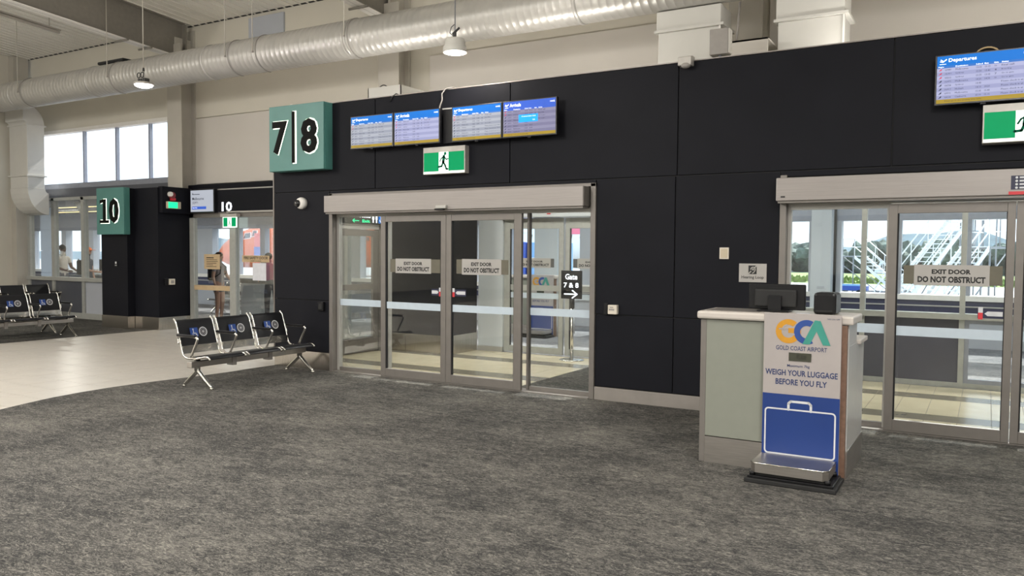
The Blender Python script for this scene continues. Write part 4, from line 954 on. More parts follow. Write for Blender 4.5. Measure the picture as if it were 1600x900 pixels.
for dx in (-.07, .01): MB().tube([(lx + dx + .035 * math.cos(q), ly - .03, lz + .14 + .04 * math.sin(q)) for q in [math.pi * 2 * i / 12 for i in range(13)]], .008, 5).build('cable_coil', 'cable', t)
MB().cyl((lx, ly, lz + .10), (lx, ly, cz(ly)), .007, None, 6).build('rod', 'cream_steel', t); MB().cyl((lx, ly, lz + .20), (lx, ly, lz + .25), .018, .012, 8).build('clamp', 'cable', t)
point('lamp_light', (lx, ly + .05, lz - .08), 42, .1, (1, .93, .95))
for i, (x, y, z, lab) in enumerate(((-7.6, 9.4, 3.29, 'recessed ceiling light in the vestibule, seen through the left leaf'), (-5.9, 9.2, 3.29, 'recessed ceiling light in the vestibule, nearest the white infill'), (-4.7, 9.6, 3.29, 'recessed ceiling light in the vestibule, above the gate post sign'), (-1.2, 9.6, 3.35, 'added fill light inside the right gate, nearer the counter'), (.6, 9.6, 3.35, 'added fill light inside the right gate, behind the right leaf'))):  # the two right gate lights are added to brighten its floor
    t = thing('ceiling_light', lab, 'lamp', (x, y, z), 'recessed vestibule lights'); box('trim_ring', 'white_paint', t, x - .16, x + .16, y - .08, y + .08, z - .006, z + .012, .003); box('diffuser', 'downlight', t, x - .14, x + .14, y - .06, y + .06, z - .010, z - .005)
    area('vestibule_light', (x, y, z - .03), .28, .12, 34, (1, .95, .86))

# ================================================================== WEIGH COUNTER
def make_counter():
    t = thing('weigh_counter', 'white service counter with luggage scale board in front of the dark wall', 'counter', (0, 0, 0))
    # local: front face y=0, left edge x=0, right edge x=1.06, depth .80
    W, D, H = 1.06, .82, 1.17
    box('carcass', 'laminate_side', t, .02, W - .01, .03, D, .02, .945)
    box('upper_carcass', 'laminate_side', t, .02, W - .01, .03, .40, .945, 1.12)
    box('front_panel', 'laminate_green', t, .045, .50, .0, .03, .205, 1.10, .003)
    box('front_panel', 'laminate_side', t, .50, W - .05, .005, .03, .205, 1.10, .003)
    box('corner_post', 'aluminium', t, .0, .045, .0, .10, .0, 1.10, .003); box('corner_post', 'wood_edge', t, W - .045, W - .008, -.005, .035, .0, 1.10, .002)
    box('end_panel', 'laminate_side', t, W - .012, W, .035, D, .20, .95, .002); box('end_panel', 'laminate_side', t, W - .012, W, .035, .42, .95, 1.12, .002)
    box('end_panel', 'laminate_side', t, 0, .02, .1, D, .20, .95, .002)
    box('kickplate', 'brushed_steel', t, .045, .50, -.004, .03, .0, .20); box('kickplate', 'brushed_steel', t, .50, W - .05, -.002, .03, 0, .20); box('kickplate', 'brushed_steel', t, W - .01, W + .004, .035, D, .0, .20); box('kickplate', 'brushed_steel', t, -.004, .02, .1, D, 0, .20)
    box('worktop', 'white_laminate', t, -.025, .515, -.03, .46, 1.105, 1.165, .016); box('worktop', 'white_laminate', t, .515, W + .03, -.0, .46, 1.105, 1.165, .012); box('top_inlay', 'aluminium', t, .02, .42, .06, .38, 1.165, 1.168)
    box('desk_shelf', 'white_laminate', t, .0, W + .025, .46, D + .03, .93, .965, .006)
    b = box('sign_board', 'board_white', t, .485, 1.018, -.036, -.012, .0, 1.175, .002)
    F = wallF(-.0365, .485, 0); BW = .533
    m = MB(); F.rect(m, 0, BW, 0.0, .585, .0005); m.build('blue_field', 'board_blue', b)
    # logo
    m = MB(); cx_, cy_ = .172, 1.045; R = .088
    F.ring(m, cx_, cy_, .047, R, 48, 352, .001, 40); F.rect(m, cx_, cx_ + R, cy_ - .012, cy_ + .024, .001); m.build('logo_letter', 'logo_orange', b)
    m = MB(); F.stroke(m, [(cx_ - .062, cy_ + .016), (cx_ - .008, cy_ + .016)], .010, .002); F.ring(m, cx_ - .0, cy_ + .006, .036, .046, 100, 260, .002, 14); F.rect(m, cx_ - .005, cx_ + .045, cy_ - .026, cy_ - .016, .002); m.build('logo_detail', 'board_white', b)
    m = MB(); c2 = .300
    F.ring(m, c2, cy_, .045, R, 60, 300, .0015, 40); m.build('logo_letter', 'logo_blue', b)
    m = MB(); F.poly(m, [(.272, .958), (.322, .958), (.372, 1.065), (.394, 1.010), (.412, .958), (.462, .958), (.392, 1.13), (.352, 1.13)], .002); m.build('logo_letter', 'logo_teal', b)
    m = MB(); F.poly(m, [(.412, .957), (.463, .957), (.373, 1.132), (.352, 1.132), (.350, 1.09)], .0022); m.build('logo_letter', 'logo_teal', b)
    m = MB()
    text(m, F, 'GOLD COAST AIRPORT', .088, .440, .908, .940, .001, .008); text(m, F, 'Maximum 7kg', .17, .325, .782, .806, .001, .006)
    text(m, F, 'WEIGH YOUR LUGGAGE', .016, .515, .722, .765, .001, .022); text(m, F, 'BEFORE YOU FLY', .09, .445, .655, .698, .001, .022); text(m, F, 'TARE ON / OFF', .435, .52, 1.14, 1.15, .001)
    m.build('lettering', 'ink_navy', b)
    d = MB(); F.rect(d, .18, .335, .832, .892, .0, .004); d.build('scale_display', 'lcd', b)
    m = MB(); text(m, F, '0.00', .235, .30, .845, .88, .0045); m.build('lcd_digits', 'lcd_digit', b)
    # suitcase outline
    m = MB(); x0, x1, z0, z1, r = .022, .505, .145, .475, .022
    pts = []
    for (qx, qz, a0) in ((x1 - r, z1 - r, 0), (x0 + r, z1 - r, 90), (x0 + r, z0 + r, 180), (x1 - r, z0 + r, 270)):
        for k in range(5): a_ = math.radians(a0 + 90 * k / 4); pts.append((qx + r * math.cos(a_), qz + r * math.sin(a_)))
    F.stroke(m, pts, .011, .0012, True)
    F.stroke(m, [(.185, .475), (.185, .52), (.20, .535), (.325, .535), (.34, .52), (.34, .475)], .017, .0014); m.build('suitcase_outline', 'sticker_grey', b)
    # scale
    s = box('scale_base', 'black_rubber', t, .45, 1.06, -.40, -.04, .0, .032, .006)
    box('base_rib', 'black_plastic', s, .47, 1.04, -.385, -.06, .032, .05, .004); box('foot_block', 'black_rubber', s, .52, .99, -.35, -.09, .05, .075)
    for q in range(4): MB().cyl((.50 + .1 * (q % 2) * 5, -.36 + .26 * (q // 2), .05), (.50 + .1 * (q % 2) * 5, -.36 + .26 * (q // 2), .078), .02).build('load_foot', 'black_plastic', s)
    pm = MB(); c = .035; a0, a1, b0, b1 = .487, 1.005, -.385, -.052
    pm.prism([(a0 + c, b0, .075), (a1 - c, b0, .075), (a1, b0 + c, .075), (a1, b1, .075), (a0, b1, .075), (a0, b0 + c, .075)], (0, 0, .066)); pm.build('scale_platform', 'brushed_steel', t, fix=True)
    MB().tube([(a1, b1, .141), (a1, b0 + c, .141), (a1 - c, b0, .141), (a0 + c, b0, .141), (a0, b0 + c, .141)], .004, 6).build('platform_rim', 'chrome', t)
    return t
counter = make_counter()
counter2 = copy_tree(counter)
counter.location = (-1.885, 6.075, 0)
counter2.location = (-8.10, 13.62, 0); counter2['label'] = 'second white weigh counter far beyond the inner glass doors'
t = thing('monitor', 'black computer monitor seen from behind on the counter', 'monitor', (-1.45, 6.35, 1.165))
x0, x1 = -1.585, -1.165
box('back_shell', 'black_plastic', t, x0, x1, 6.31, 6.345, 1.18, 1.375, .008); box('screen', 'screen_body', t, x0 + .012, x1 - .012, 6.344, 6.352, 1.19, 1.365); box('rear_bulge', 'black_rubber', t, x0 + .05, x1 - .06, 6.285, 6.312, 1.20, 1.335, .012); box('neck', 'black_plastic', t, -1.43, -1.33, 6.265, 6.29, 1.17, 1.29, .006); box('stand_foot', 'black_plastic', t, -1.50, -1.27, 6.22, 6.40, 1.1685, 1.178, .003)
t = thing('printer', 'small black ticket printer on the counter beside the monitor', 'printer', (-1.05, 6.3, 1.166))
box('body', 'black_plastic', t, -1.085, -.93, 6.18, 6.40, 1.166, 1.325, .022); box('front_slot', 'dark_gap', t, -1.07, -.955, 6.174, 6.182, 1.185, 1.197); box('side_cover', 'lounge_dark', t, -.932, -.927, 6.20, 6.38, 1.18, 1.31)
tag(MB().box(-1.20, -1.11, 6.10, 6.2, 1.1665, 1.169).build('paper_slip', 'paper'), 'white paper slip lying on the counter before the printer', 'paper')

# ================================================================== BENCHES
def bez(pts, n=4):
    out = []
    for i in range(len(pts) - 1):
        p0 = pts[max(i - 1, 0)]; p1 = pts[i]; p2 = pts[i + 1]; p3 = pts[min(i + 2, len(pts) - 1)]
        for k in range(n):
            t_ = k / n; t2 = t_ * t_; t3 = t2 * t_
            out.append(tuple(.5 * (2 * b + (c - a) * t_ + (2 * a - 5 * b + 4 * c - d) * t2 + (3 * b - a - 3 * c + d) * t3) for a, b, c, d in zip(p0, p1, p2, p3)))
    out.append(tuple(pts[-1])); return out
def pad(prof, y0, y1, th):
    mb = MB(); n = len(prof); top, bot = [], []
    for i, (x, z) in enumerate(prof):
        a = prof[max(i - 1, 0)]; b = prof[min(i + 1, n - 1)]; dx, dz = b[0] - a[0], b[1] - a[1]; L = math.hypot(dx, dz); nx, nz = -dz / L * th, dx / L * th
        top.append((x, z)); bot.append((x - nx, z - nz))
    loop = top + bot[::-1]
    mb.prism([(x, y0, z) for x, z in loop], (0, y1 - y0, 0)); return mb
def make_bench(nseat, label, stickers=True):
    # runs along local y, faces +x; origin on the floor under the middle of the beam's first leg
    t = thing('airport_bench', label, 'bench', (0, 0, 0), 'linked airport benches')
    pitch = .57
    back = bez([(-.345, .775), (-.315, .745), (-.285, .66), (-.25, .55), (-.225, .475)]); seat = bez([(-.13, .352), (-.05, .352), (.08, .366), (.20, .386), (.245, .378), (.265, .355)])
    rail = bez([(-.36, .79), (-.325, .755), (-.29, .66), (-.255, .55), (-.225, .45), (-.20, .385), (-.14, .345), (-.05, .342), (.08, .356), (.20, .376), (.25, .368), (.275, .345)])
    for k in range(nseat):
        y0 = .085 + k * pitch; y1 = y0 + .515
        b = pad(back, y0 + .012, y1 - .012, .014).build('backrest', 'bench_black', t, fix=True)
        box('back_plate', 'chrome', b, -.222, -.205, y0 + .01, y1 - .01, .385, .472)
        pad(seat, y0 + .012, y1 - .012, .014).build('seat', 'bench_black', t, fix=True)
        for yy in (y0, y1): MB().tube([(x, yy, z) for x, z in rail], .011, 8, (1.25, .9)).build('side_rail', 'chrome', t)
        if stickers:
            n = Vector((.33, 0, .105)).normalized()       # backrest normal, towards the sitter
            v = Vector((-.30, 0, .95)).normalized(); F = Frame(Vector((-.262, (y0 + y1) / 2, .61)) + n * .012, (0, 1, 0), v)
            m = MB(); F.rect(m, -.115, -.005, -.045, .065, .004); m.build('priority_sticker', 'logo_blue', b)
            m = MB(); F.disc(m, -.07, .045, .010, .006, 10); F.ring(m, -.06, -.012, .020, .027, 130, 400, .006, 14); F.stroke(m, [(-.07, .03), (-.066, -.005), (-.038, -.005), (-.025, -.035)], .011, .006); m.build('wheelchair_symbol', 'sticker_grey', b)
            m = MB(); F.ring(m, .068, .01, .045, .058, 0, 360, .004, 22); F.ring(m, .068, .01, .030, .034, 0, 360, .004, 18); F.ring(m, .068, .01, .006, .016, 0, 360, .004, 14); m.build('ring_sticker', 'sticker_grey', b)
    for k in range(nseat + 1):
        yy = .085 + k * pitch - .028; yy = yy + (.012 if k == 0 else 0)
        a = MB().tube(bez([(-.25, yy, .50), (-.262, yy, .545), (-.262, yy, .585), (-.20, yy, .60), (.02, yy, .60), (.075, yy, .585), (.07, yy, .55), (.015, yy, .45), (-.03, yy, .365)], 3), .012, 8, (.8, 1.3)).build('armrest_frame', 'chrome', t)
        box('armrest', 'black_plastic', t, -.27, .055, yy - .022, yy + .022, .592, .622, .010)
    L = nseat * pitch
    box('beam', 'brushed_steel', t, -.045, .035, .02, L + .12, .245, .315, .006)
    for k in range(1, nseat):
        yy = .085 + k * pitch - .028; box('seat_bracket', 'grey_case', t, -.06, .05, yy - .03, yy + .03, .215, .345, .004)
    for k, yy in ((0, .13), (1, L + .035)):
        lg = MB().tube([(-.005, yy, .34), (-.005, yy, .20)], .034, 8, (1, .8)).build('leg', 'chrome', t)
        for s in (-1, 1):
            MB().tube(bez([(-.005, yy, .22), (.02 * s, yy, .19), (.13 * s, yy, .10), (.215 * s, yy, .035), (.235 * s, yy, .018)], 3), [.026] * 7 + [.024, .022, .02, .018, .016, .014], 8, (1.0, .8)).build('leg_fork', 'chrome', lg)
            MB().cyl((.238 * s, yy, 0), (.238 * s, yy, .022), .024, .016, 10).build('foot', 'chrome', lg)
    return t
b1 = make_bench(3, 'three seat black bench with priority stickers beside the left sliding door')
b2 = make_bench(4, 'black bench with priority stickers at the left frame edge before the gate 10 windows')
b3 = make_bench(3, 'black bench standing back to back behind the far left priority bench', False)
b4 = copy_tree(b3); b4['label'] = 'farthest plain black bench, in front of the left end of the gate 10 windows'
b1.location = (-7.87, 6.06, 0); b2.location = (-14.66, 6.38, 0)
b3.location = (-15.46, 8.92, 0); b3.rotation_euler = (0, 0, math.pi)
b4.location = (-18.67, 9.06, 0)

# gate post sign in the vestibule
t = thing('post_sign', 'black Gate 7 & 8 arrow sign on a chrome post inside the left door', 'sign', (-5.30, 10.78, 0))
MB().lathe((-5.30, 10.78, 0), (0, 0, 1), [(0, .185), (.012, .185), (.022, .15), (.03, .04)], 28).build('base', 'chrome', t)
MB().cyl((-5.30, 10.78, .02), (-5.30, 10.78, .92), .025, None, 14).build('post', 'chrome', t); MB().cyl((-5.30, 10.78, .78), (-5.30, 10.78, .93), .034, None, 14).build('collar', 'black_plastic', t)
box('sign_plate', 'black_plastic', t, -5.47, -5.13, 10.74, 10.765, .92, 1.34, .006)
F = wallF(10.739); m = MB()
text(m, F, 'Gate', -5.40, -5.20, 1.205, 1.29, 0, .02); text(m, F, '7 & 8', -5.425, -5.18, 1.085, 1.16, 0, .02); F.stroke(m, [(-5.41, .99), (-5.21, .99)], .018, 0); F.stroke(m, [(-5.28, 1.045), (-5.205, .99), (-5.28, .935)], .018, 0)
m.build('lettering', 'scr_white', t)

# ================================================================== GATE LOUNGE FURNITURE
def desk(label, x0, x1, y0, y1, front, top):
    t = thing('gate_desk', label, 'desk', ((x0 + x1) / 2, (y0 + y1) / 2, 0))
    box('desk_body', front, t, x0 + .03, x1 - .03, y0 + .05, y1, .06, top - .10, .004); box('toe_kick', 'black_plastic', t, x0 + .06, x1 - .06, y0 + .09, y1 - .02, 0, .06)
    box('desk_top', 'black_plastic', t, x0, x1, y0, y1 + .03, top - .10, top, .008); box('end_panel', 'aluminium_light', t, x1 - .035, x1 - .005, y0 + .03, y1, 0, top - .1, .003)
    n = max(2, int((x1 - x0) / .55))
    for i in range(n):
        a = x0 + .04 + (x1 - x0 - .08) * i / n; b = x0 + .04 + (x1 - x0 - .08) * (i + 1) / n; box('front_panel', front, t, a + .004, b - .004, y0 + .035, y0 + .052, .10, top - .13, .003)
    return t
desk('white gate desk with a black top behind the gate 10 door', -14.55, -12.4, 12.55, 13.15, 'lounge_white', .97)
desk('grey gate desk behind the gate 10 windows, in front of the man in white', -21.6, -19.2, 12.75, 13.3, 'lounge_grey', .92)
def small_monitor(label, x, y, z, rz):
    t = thing('desk_monitor', label, 'monitor', (0, 0, 0))
    box('shell', 'black_plastic', t, -.22, .22, -.015, .015, .12, .42, .006); box('screen', 'screen_body', t, -.205, .205, .015, .018, .135, .405); box('neck', 'black_plastic', t, -.03, .03, -.03, -.01, .0, .25); box('stand_foot', 'black_plastic', t, -.1, .1, -.08, .08, 0, .012)
    t.location = (x, y, z); t.rotation_euler = (0, 0, rz); return t
small_monitor('black monitor on the gate desk between the man in white and the orange cap', -20.05, 12.98, .92, .5)
small_monitor('dark monitor at the left end of the gate desk with the man in white', -21.35, 12.98, .92, 2.6)
small_monitor('black monitor on the white gate desk behind the safety door notice', -13.95, 12.82, .97, 2.9)
t = thing('small_printer', 'small white printer on the gate desk beside the man in white', 'printer', (-20.5, 12.9, .92)); box('body', 'lounge_white', t, -20.6, -20.42, 12.84, 13.04, .92, 1.08, .012); box('paper_slot', 'dark_gap', t, -20.57, -20.45, 12.838, 12.842, 1.0, 1.02)
b5 = copy_tree(b3); b5['label'] = 'black bench inside the gate lounge behind the woman with a ponytail'; b5.location = (-17.0, 13.9, 0); b5.rotation_euler = (0, 0, -math.pi / 2)
t = thing('convex_light', 'white triangular emergency speaker under the lounge ceiling, behind the gate 10 windows', 'speaker', (-18.9, 11.5, 2.75)); MB().cyl((-18.95, 11.6, 2.74), (-18.95, 11.6, 2.46), .15, .02, 12).build('horn', 'white_paint', t); box('bracket', 'grey_case', t, -18.98, -18.92, 11.57, 11.63, 2.72, 2.78)
for i, (a, b, mm) in enumerate(((-9.3, -9.05, 'teal'), (-9.05, -8.62, 'scr_row_lilac'), (-8.60, -7.95, 'ink_navy'))):
    if i == 0: st_ = thing('gate_banner', 'teal and lilac banner strip above the outer window beyond the inner doors', 'sign', (-8.6, YO - .45, 2.3))
    box('banner_panel', mm, st_, a, b, YO - .47, YO - .44, 2.28, 2.40)

# ================================================================== PEOPLE
def person(label, loc, rz, height, bones_over, cols, hair, extras=None):
    J = dict(pelvis=(0, 0, .95), waist=(0, 0, 1.08), chest=(0, .01, 1.28), neck=(0, -.005, 1.455), skull=(0, .012, 1.555), head=(0, .022, 1.625), crown=(0, .008, 1.685), nose=(0, .115, 1.60),
             shoulder_l=(-.175, 0, 1.40), elbow_l=(-.235, -.02, 1.12), wrist_l=(-.24, .06, .88), palm_l=(-.24, .085, .80),
             shoulder_r=(.175, 0, 1.40), elbow_r=(.235, -.02, 1.12), wrist_r=(.24, .06, .88), palm_r=(.24, .085, .80),
             hip_l=(-.09, 0, .90), knee_l=(-.10, .02, .49), ankle_l=(-.10, -.02, .085), toe_l=(-.115, .14, .035),
             hip_r=(.09, 0, .90), knee_r=(.10, .02, .49), ankle_r=(.10, -.02, .085), toe_r=(.115, .14, .035))
    J.update(bones_over)
    R = dict(pelvis=(.155, .115), waist=(.14, .105), chest=(.165, .115), neck=(.055, .055), skull=(.072, .085), head=(.078, .098), crown=(.055, .07), nose=(.014, .014), shoulder=(.062, .062), elbow=(.042, .042), wrist=(.027, .03), palm=(.036, .018), hip=(.088, .095), knee=(.058, .062), ankle=(.038, .042), toe=(.036, .026))
    E = [('pelvis', 'waist', 'shirt'), ('waist', 'chest', 'shirt'), ('chest', 'neck', 'shirt'), ('neck', 'skull', 'skin'), ('skull', 'head', 'skin'), ('head', 'crown', 'skin'), ('head', 'nose', 'skin')]
    for s in 'lr':
        E += [('chest', 'shoulder_' + s, 'shirt'), ('shoulder_' + s, 'elbow_' + s, 'sleeve'), ('elbow_' + s, 'wrist_' + s, 'skin'), ('wrist_' + s, 'palm_' + s, 'skin'), ('pelvis', 'hip_' + s, 'legs'), ('hip_' + s, 'knee_' + s, 'legs'), ('knee_' + s, 'ankle_' + s, 'calf'), ('ankle_' + s, 'toe_' + s, 'shoe')]
    for s in 'lr':
        w = Vector(J['wrist_' + s]); p = Vector(J['palm_' + s]); d = (p - w).normalized(); sgn = -1 if s == 'l' else 1
        side = d.cross(Vector((sgn, 0, 0))); side = side.normalized() if side.length > .1 else Vector((0, 1, 0)); curl = Vector((-sgn, 0, 0)) * .25
        for k, (o_, ln) in enumerate(((-.026, .062), (-.009, .075), (.009, .070), (.026, .055))):
            a = p + side * o_ + d * .03; b = a + (d + curl * .6).normalized() * ln * .55; c = b + (d * .8 + curl * 2).normalized() * ln * .5
            for nm, q in (('a', a), ('b', b), ('c', c)): J['f%s%d%s' % (nm, k, s)] = tuple(q); R['f%s%d%s' % (nm, k, s)] = (.0085, .0085)
            E += [('palm_' + s, 'fa%d%s' % (k, s), 'skin'), ('fa%d%s' % (k, s), 'fb%d%s' % (k, s), 'skin'), ('fb%d%s' % (k, s), 'fc%d%s' % (k, s), 'skin')]
        a = w + d * .03 - side * .035; b = a + (d - side * .8).normalized() * .045
        for nm, q in (('ta', a), ('tb', b)): J[nm + s] = tuple(q); R[nm + s] = (.010, .010)
        E += [('wrist_' + s, 'ta' + s, 'skin'), ('ta' + s, 'tb' + s, 'skin')]
    names = list(J); ix = {n: i for i, n in enumerate(names)}; k = height / 1.745
    me = bpy.data.meshes.new('person_frame'); me.from_pydata([tuple(c * k for c in J[n]) for n in names], [(ix[a], ix[b]) for a, b, _ in E], []); me.update()
    ob = bpy.data.objects.new('person_frame', me); COL.objects.link(ob)
    md = ob.modifiers.new('skin', 'SKIN'); md.use_smooth_shade = True; md.branch_smoothing = .5
    for n in names:
        r = R.get(n) or R[n.split('_')[0]]; sv = me.skin_vertices[0].data[ix[n]]; sv.radius = (r[0] * k, r[1] * k); sv.use_root = (n == 'pelvis')
    sb = ob.modifiers.new('sub', 'SUBSURF'); sb.levels = 1; sb.render_levels = 1
    dg = bpy.context.evaluated_depsgraph_get(); nm = bpy.data.meshes.new_from_object(ob.evaluated_get(dg)); bpy.data.objects.remove(ob)
    nm.materials.clear(); keys = list(dict.fromkeys(cols.values()))
    for q in keys: nm.materials.append(MATS[q])
    segs = [(Vector(J[a]) * k, Vector(J[b]) * k, reg, max((R.get(a) or R[a.split('_')[0]])[0], .02) * k) for a, b, reg in E]
    for f in nm.polygons:
        c = f.center; best = None
        for a, b, reg, rr in segs:
            d = b - a; u = max(0, min(1, (c - a).dot(d) / max(d.length_squared, 1e-9))); dist = (c - a - d * u).length - rr * .5
            if reg == 'sleeve': reg_ = 'shirt' if u < cols_len.get('sleeve', .6) else 'skin'
            elif reg == 'legs': reg_ = 'legs' if u < cols_len.get('legs', 1.1) else 'calf'
            else: reg_ = reg
            if best is None or dist < best[0]: best = (dist, reg_)
        f.material_index = keys.index(cols[best[1]])
        f.use_smooth = True
    o = bpy.data.objects.new('person', nm); COL.objects.link(o); tag(o, label, 'person')
    hm = MB(); hx, hy, hz = Vector(J['head']) * k
    hm.ball((hx, hy - .022 * k, hz + .028 * k), .086 * k, .098 * k, .082 * k, 14, 10)
    if hair[1] == 'ponytail': hm.ball((hx, hy - .135 * k, hz + .02 * k), .035 * k, .045 * k, .035 * k); hm.tube([(hx, hy - .15 * k, hz + .02 * k), (hx, hy - .18 * k, hz - .06 * k), (hx, hy - .165 * k, hz - .16 * k)], [.03 * k, .032 * k, .012 * k], 8)
    hm.build('hair', hair[0], o)
    fm = MB()
    for s in (-1, 1): fm.ball((hx + s * .032 * k, hy + .083 * k, hz - .005 * k), .011 * k, .008 * k, .006 * k, 8, 6)
    fm.tube([(hx - .022 * k, hy + .082 * k, hz - .068 * k), (hx, hy + .088 * k, hz - .070 * k), (hx + .022 * k, hy + .082 * k, hz - .068 * k)], .004 * k, 6)
    fm.build('face_features', 'hair_dark', o)
    em = MB()
    for s in (-1, 1): em.ball((hx + s * .080 * k, hy - .005 * k, hz - .015 * k), .012 * k, .02 * k, .03 * k, 8, 6)
    em.build('ears', cols['skin'], o)
    if extras: extras(o, J, k)
    o.location = loc; o.rotation_euler = (0, 0, rz)
    return o
cols_len = {'sleeve': .62, 'legs': 1.1}
def headset(o, J, k):
    hx, hy, hz = Vector(J['head']) * k; MB().tube([(hx + .098 * k * math.cos(q), hy - .02 * k, hz + .115 * k * math.sin(q)) for q in [math.pi * i / 10 for i in range(11)]], .007, 6).build('headset', 'black_plastic', o)
    mb = MB()
    for s in (-1, 1): mb.tube([(s * .03 * k, .085 * k, 1.47 * k), (s * .09 * k, .03 * k, 1.475 * k), (s * .06 * k, -.06 * k, 1.48 * k)], .014 * k, 6)
    mb.build('collar', 'polo_white', o)
man = person('man in a white polo shirt at the gate desk behind the gate 10 windows', (-20.98, 12.32, 0), math.radians(-80), 1.73,
    dict(elbow_l=(-.22, .06, 1.13), wrist_l=(-.16, .30, 1.06), palm_l=(-.14, .375, 1.05), elbow_r=(.22, .06, 1.13), wrist_r=(.15, .30, 1.05), palm_r=(.13, .375, 1.04)),
    dict(shirt='polo_white', skin='skin_dark', legs='denim_grey', calf='denim_grey', shoe='shoe'), ('hair_dark', 'short'), headset)
def cap(o, J, k):
    hx, hy, hz = Vector(J['head']) * k; mb = MB(); mb.ball((hx, hy - .012 * k, hz + .045 * k), .094 * k, .106 * k, .080 * k, 16, 10); mb.build('cap', 'cap_orange', o)
    MB().box(hx - .065 * k, hx + .065 * k, hy + .06 * k, hy + .17 * k, hz + .035 * k, hz + .048 * k, .006).build('cap_peak', 'cap_orange', o)
    MB().box(-.14 * k, .14 * k, -.24 * k, -.10 * k, 1.0 * k, 1.40 * k, .04).build('backpack', 'bag_black', o)
person('person in an orange cap and dark vest at the gate desk, beside the 10 pier', (-19.84, 12.30, 0), math.radians(-60), 1.66, dict(elbow_r=(.2, .08, 1.14), wrist_r=(.14, .29, 1.08), palm_r=(.12, .36, 1.08)),
    dict(shirt='vest_dark', skin='skin_light', legs='trouser_black', calf='trouser_black', shoe='shoe'), ('hair_brown', 'short'), cap)
cols_len = {'sleeve': .55, 'legs': .42}
def rucksack(o, J, k):
    MB().box(-.13 * k, .13 * k, -.26 * k, -.11 * k, 1.02 * k, 1.40 * k, .045).build('backpack', 'bag_black', o)
    mb = MB()
    for s in (-1, 1): mb.tube([(s * .10 * k, -.12 * k, 1.40 * k), (s * .115 * k, .0, 1.455 * k), (s * .12 * k, .12 * k, 1.36 * k), (s * .13 * k, .11 * k, 1.2 * k), (s * .13 * k, -.08 * k, 1.08 * k)], .014 * k, 6)
    mb.build('shoulder_strap', 'bag_black', o)
person('woman with a ponytail, grey top and shorts, standing inside the gate 10 door', (-14.78, 12.22, 0), math.radians(-72), 1.58, dict(elbow_l=(-.2, .08, 1.14), wrist_l=(-.14, .25, 1.02), palm_l=(-.12, .32, 1.01)),
    dict(shirt='shirt_grey', skin='skin_light', legs='denim_grey', calf='skin_light', shoe='shoe'), ('hair_brown', 'ponytail'), rucksack)
cols_len = {'sleeve': .9, 'legs': 1.1}
person('person in a maroon shirt leaning at the white desk behind the gate 10 door', (-13.0, 12.1, 0), math.radians(60), 1.66,
    dict(waist=(0, .06, 1.07), chest=(0, .16, 1.24), neck=(0, .25, 1.38), skull=(0, .30, 1.47), head=(0, .33, 1.53), crown=(0, .33, 1.59), nose=(0, .43, 1.50), shoulder_l=(-.175, .2, 1.33), shoulder_r=(.175, .2, 1.33), elbow_l=(-.24, .30, 1.08), wrist_l=(-.18, .50, 1.03), palm_l=(-.16, .57, 1.03), elbow_r=(.24, .30, 1.08), wrist_r=(.18, .50, 1.03), palm_r=(.16, .57, 1.03)),
    dict(shirt='shirt_maroon', skin='skin_light', legs='trouser_black', calf='trouser_black', shoe='shoe'), ('hair_dark', 'short'))

# ================================================================== THE APRON OUTSIDE
GZ = -0.8
gr = struct('ground')
MB().box(-260, 200, 16.3, 72, GZ - .3, GZ).build('tarmac', 'tarmac', gr); MB().box(-30, 300, 72, 112, GZ - .3, GZ + .02).build('grass_field', 'grass', gr); MB().box(-400, -30, 72, 112, GZ - .3, GZ).build('tarmac', 'tarmac', gr); MB().box(-900, 800, 112, 900, GZ - .3, GZ).build('far_field', 'far_hill', gr)
gm = MB()
for i in range(900):
    x, y = random.uniform(-20, 14), random.uniform(72.5, 84); h = random.uniform(.2, .55); a = random.uniform(0, 3.14); dx, dy = math.cos(a) * .35, math.sin(a) * .35
    gm.face([(x - dx, y - dy, GZ), (x + dx, y + dy, GZ), (x + random.uniform(-.2, .2), y + random.uniform(-.2, .2), GZ + h)])
gm.build('grass_tufts', 'grass', gr, kind='stuff')
# trees
def tree(label, seed, w, h):
    rnd = random.Random(seed); t = thing('tree', label, 'tree', (0, 0, 0), 'trees beyond the airfield grass'); mb = MB()
    for i in range(13):
        bm = bmesh.new(); bmesh.ops.create_icosphere(bm, subdivisions=2, radius=1)
        cx_, cy_, cz_ = rnd.uniform(-w, w) * .5, rnd.uniform(-w, w) * .35, rnd.uniform(.2, .82) * h; r = rnd.uniform(.18, .30) * w
        for v in bm.verts: v.co = Vector((cx_, cy_, cz_)) + v.co * r * rnd.uniform(.72, 1.22)
        mb.bm(bm, False); bm.free()
    mb.build('foliage', 'leaf', t); MB().tube([(0, 0, 0), (.1, 0, h * .3), (-.05, .05, h * .6)], [.16, .12, .07], 8).build('trunk', 'trunk', t)
    for s in (-1, 1): MB().tube([(0, 0, h * .3), (s * w * .2, 0, h * .55)], [.09, .04], 6).build('branch', 'trunk', t)
    return t
kinds = [tree('dark bushy tree in the low tree line beyond the airfield grass', 3, 6.5, 4.0), tree('taller ragged tree in the tree line beyond the airfield grass', 5, 5.5, 5.0)]
ORD = ('first', 'second', 'third', 'fourth', 'fifth', 'sixth', 'seventh', 'eighth', 'ninth', 'tenth', 'eleventh', 'twelfth', 'thirteenth', 'fourteenth')
n = 0; x = -32.0
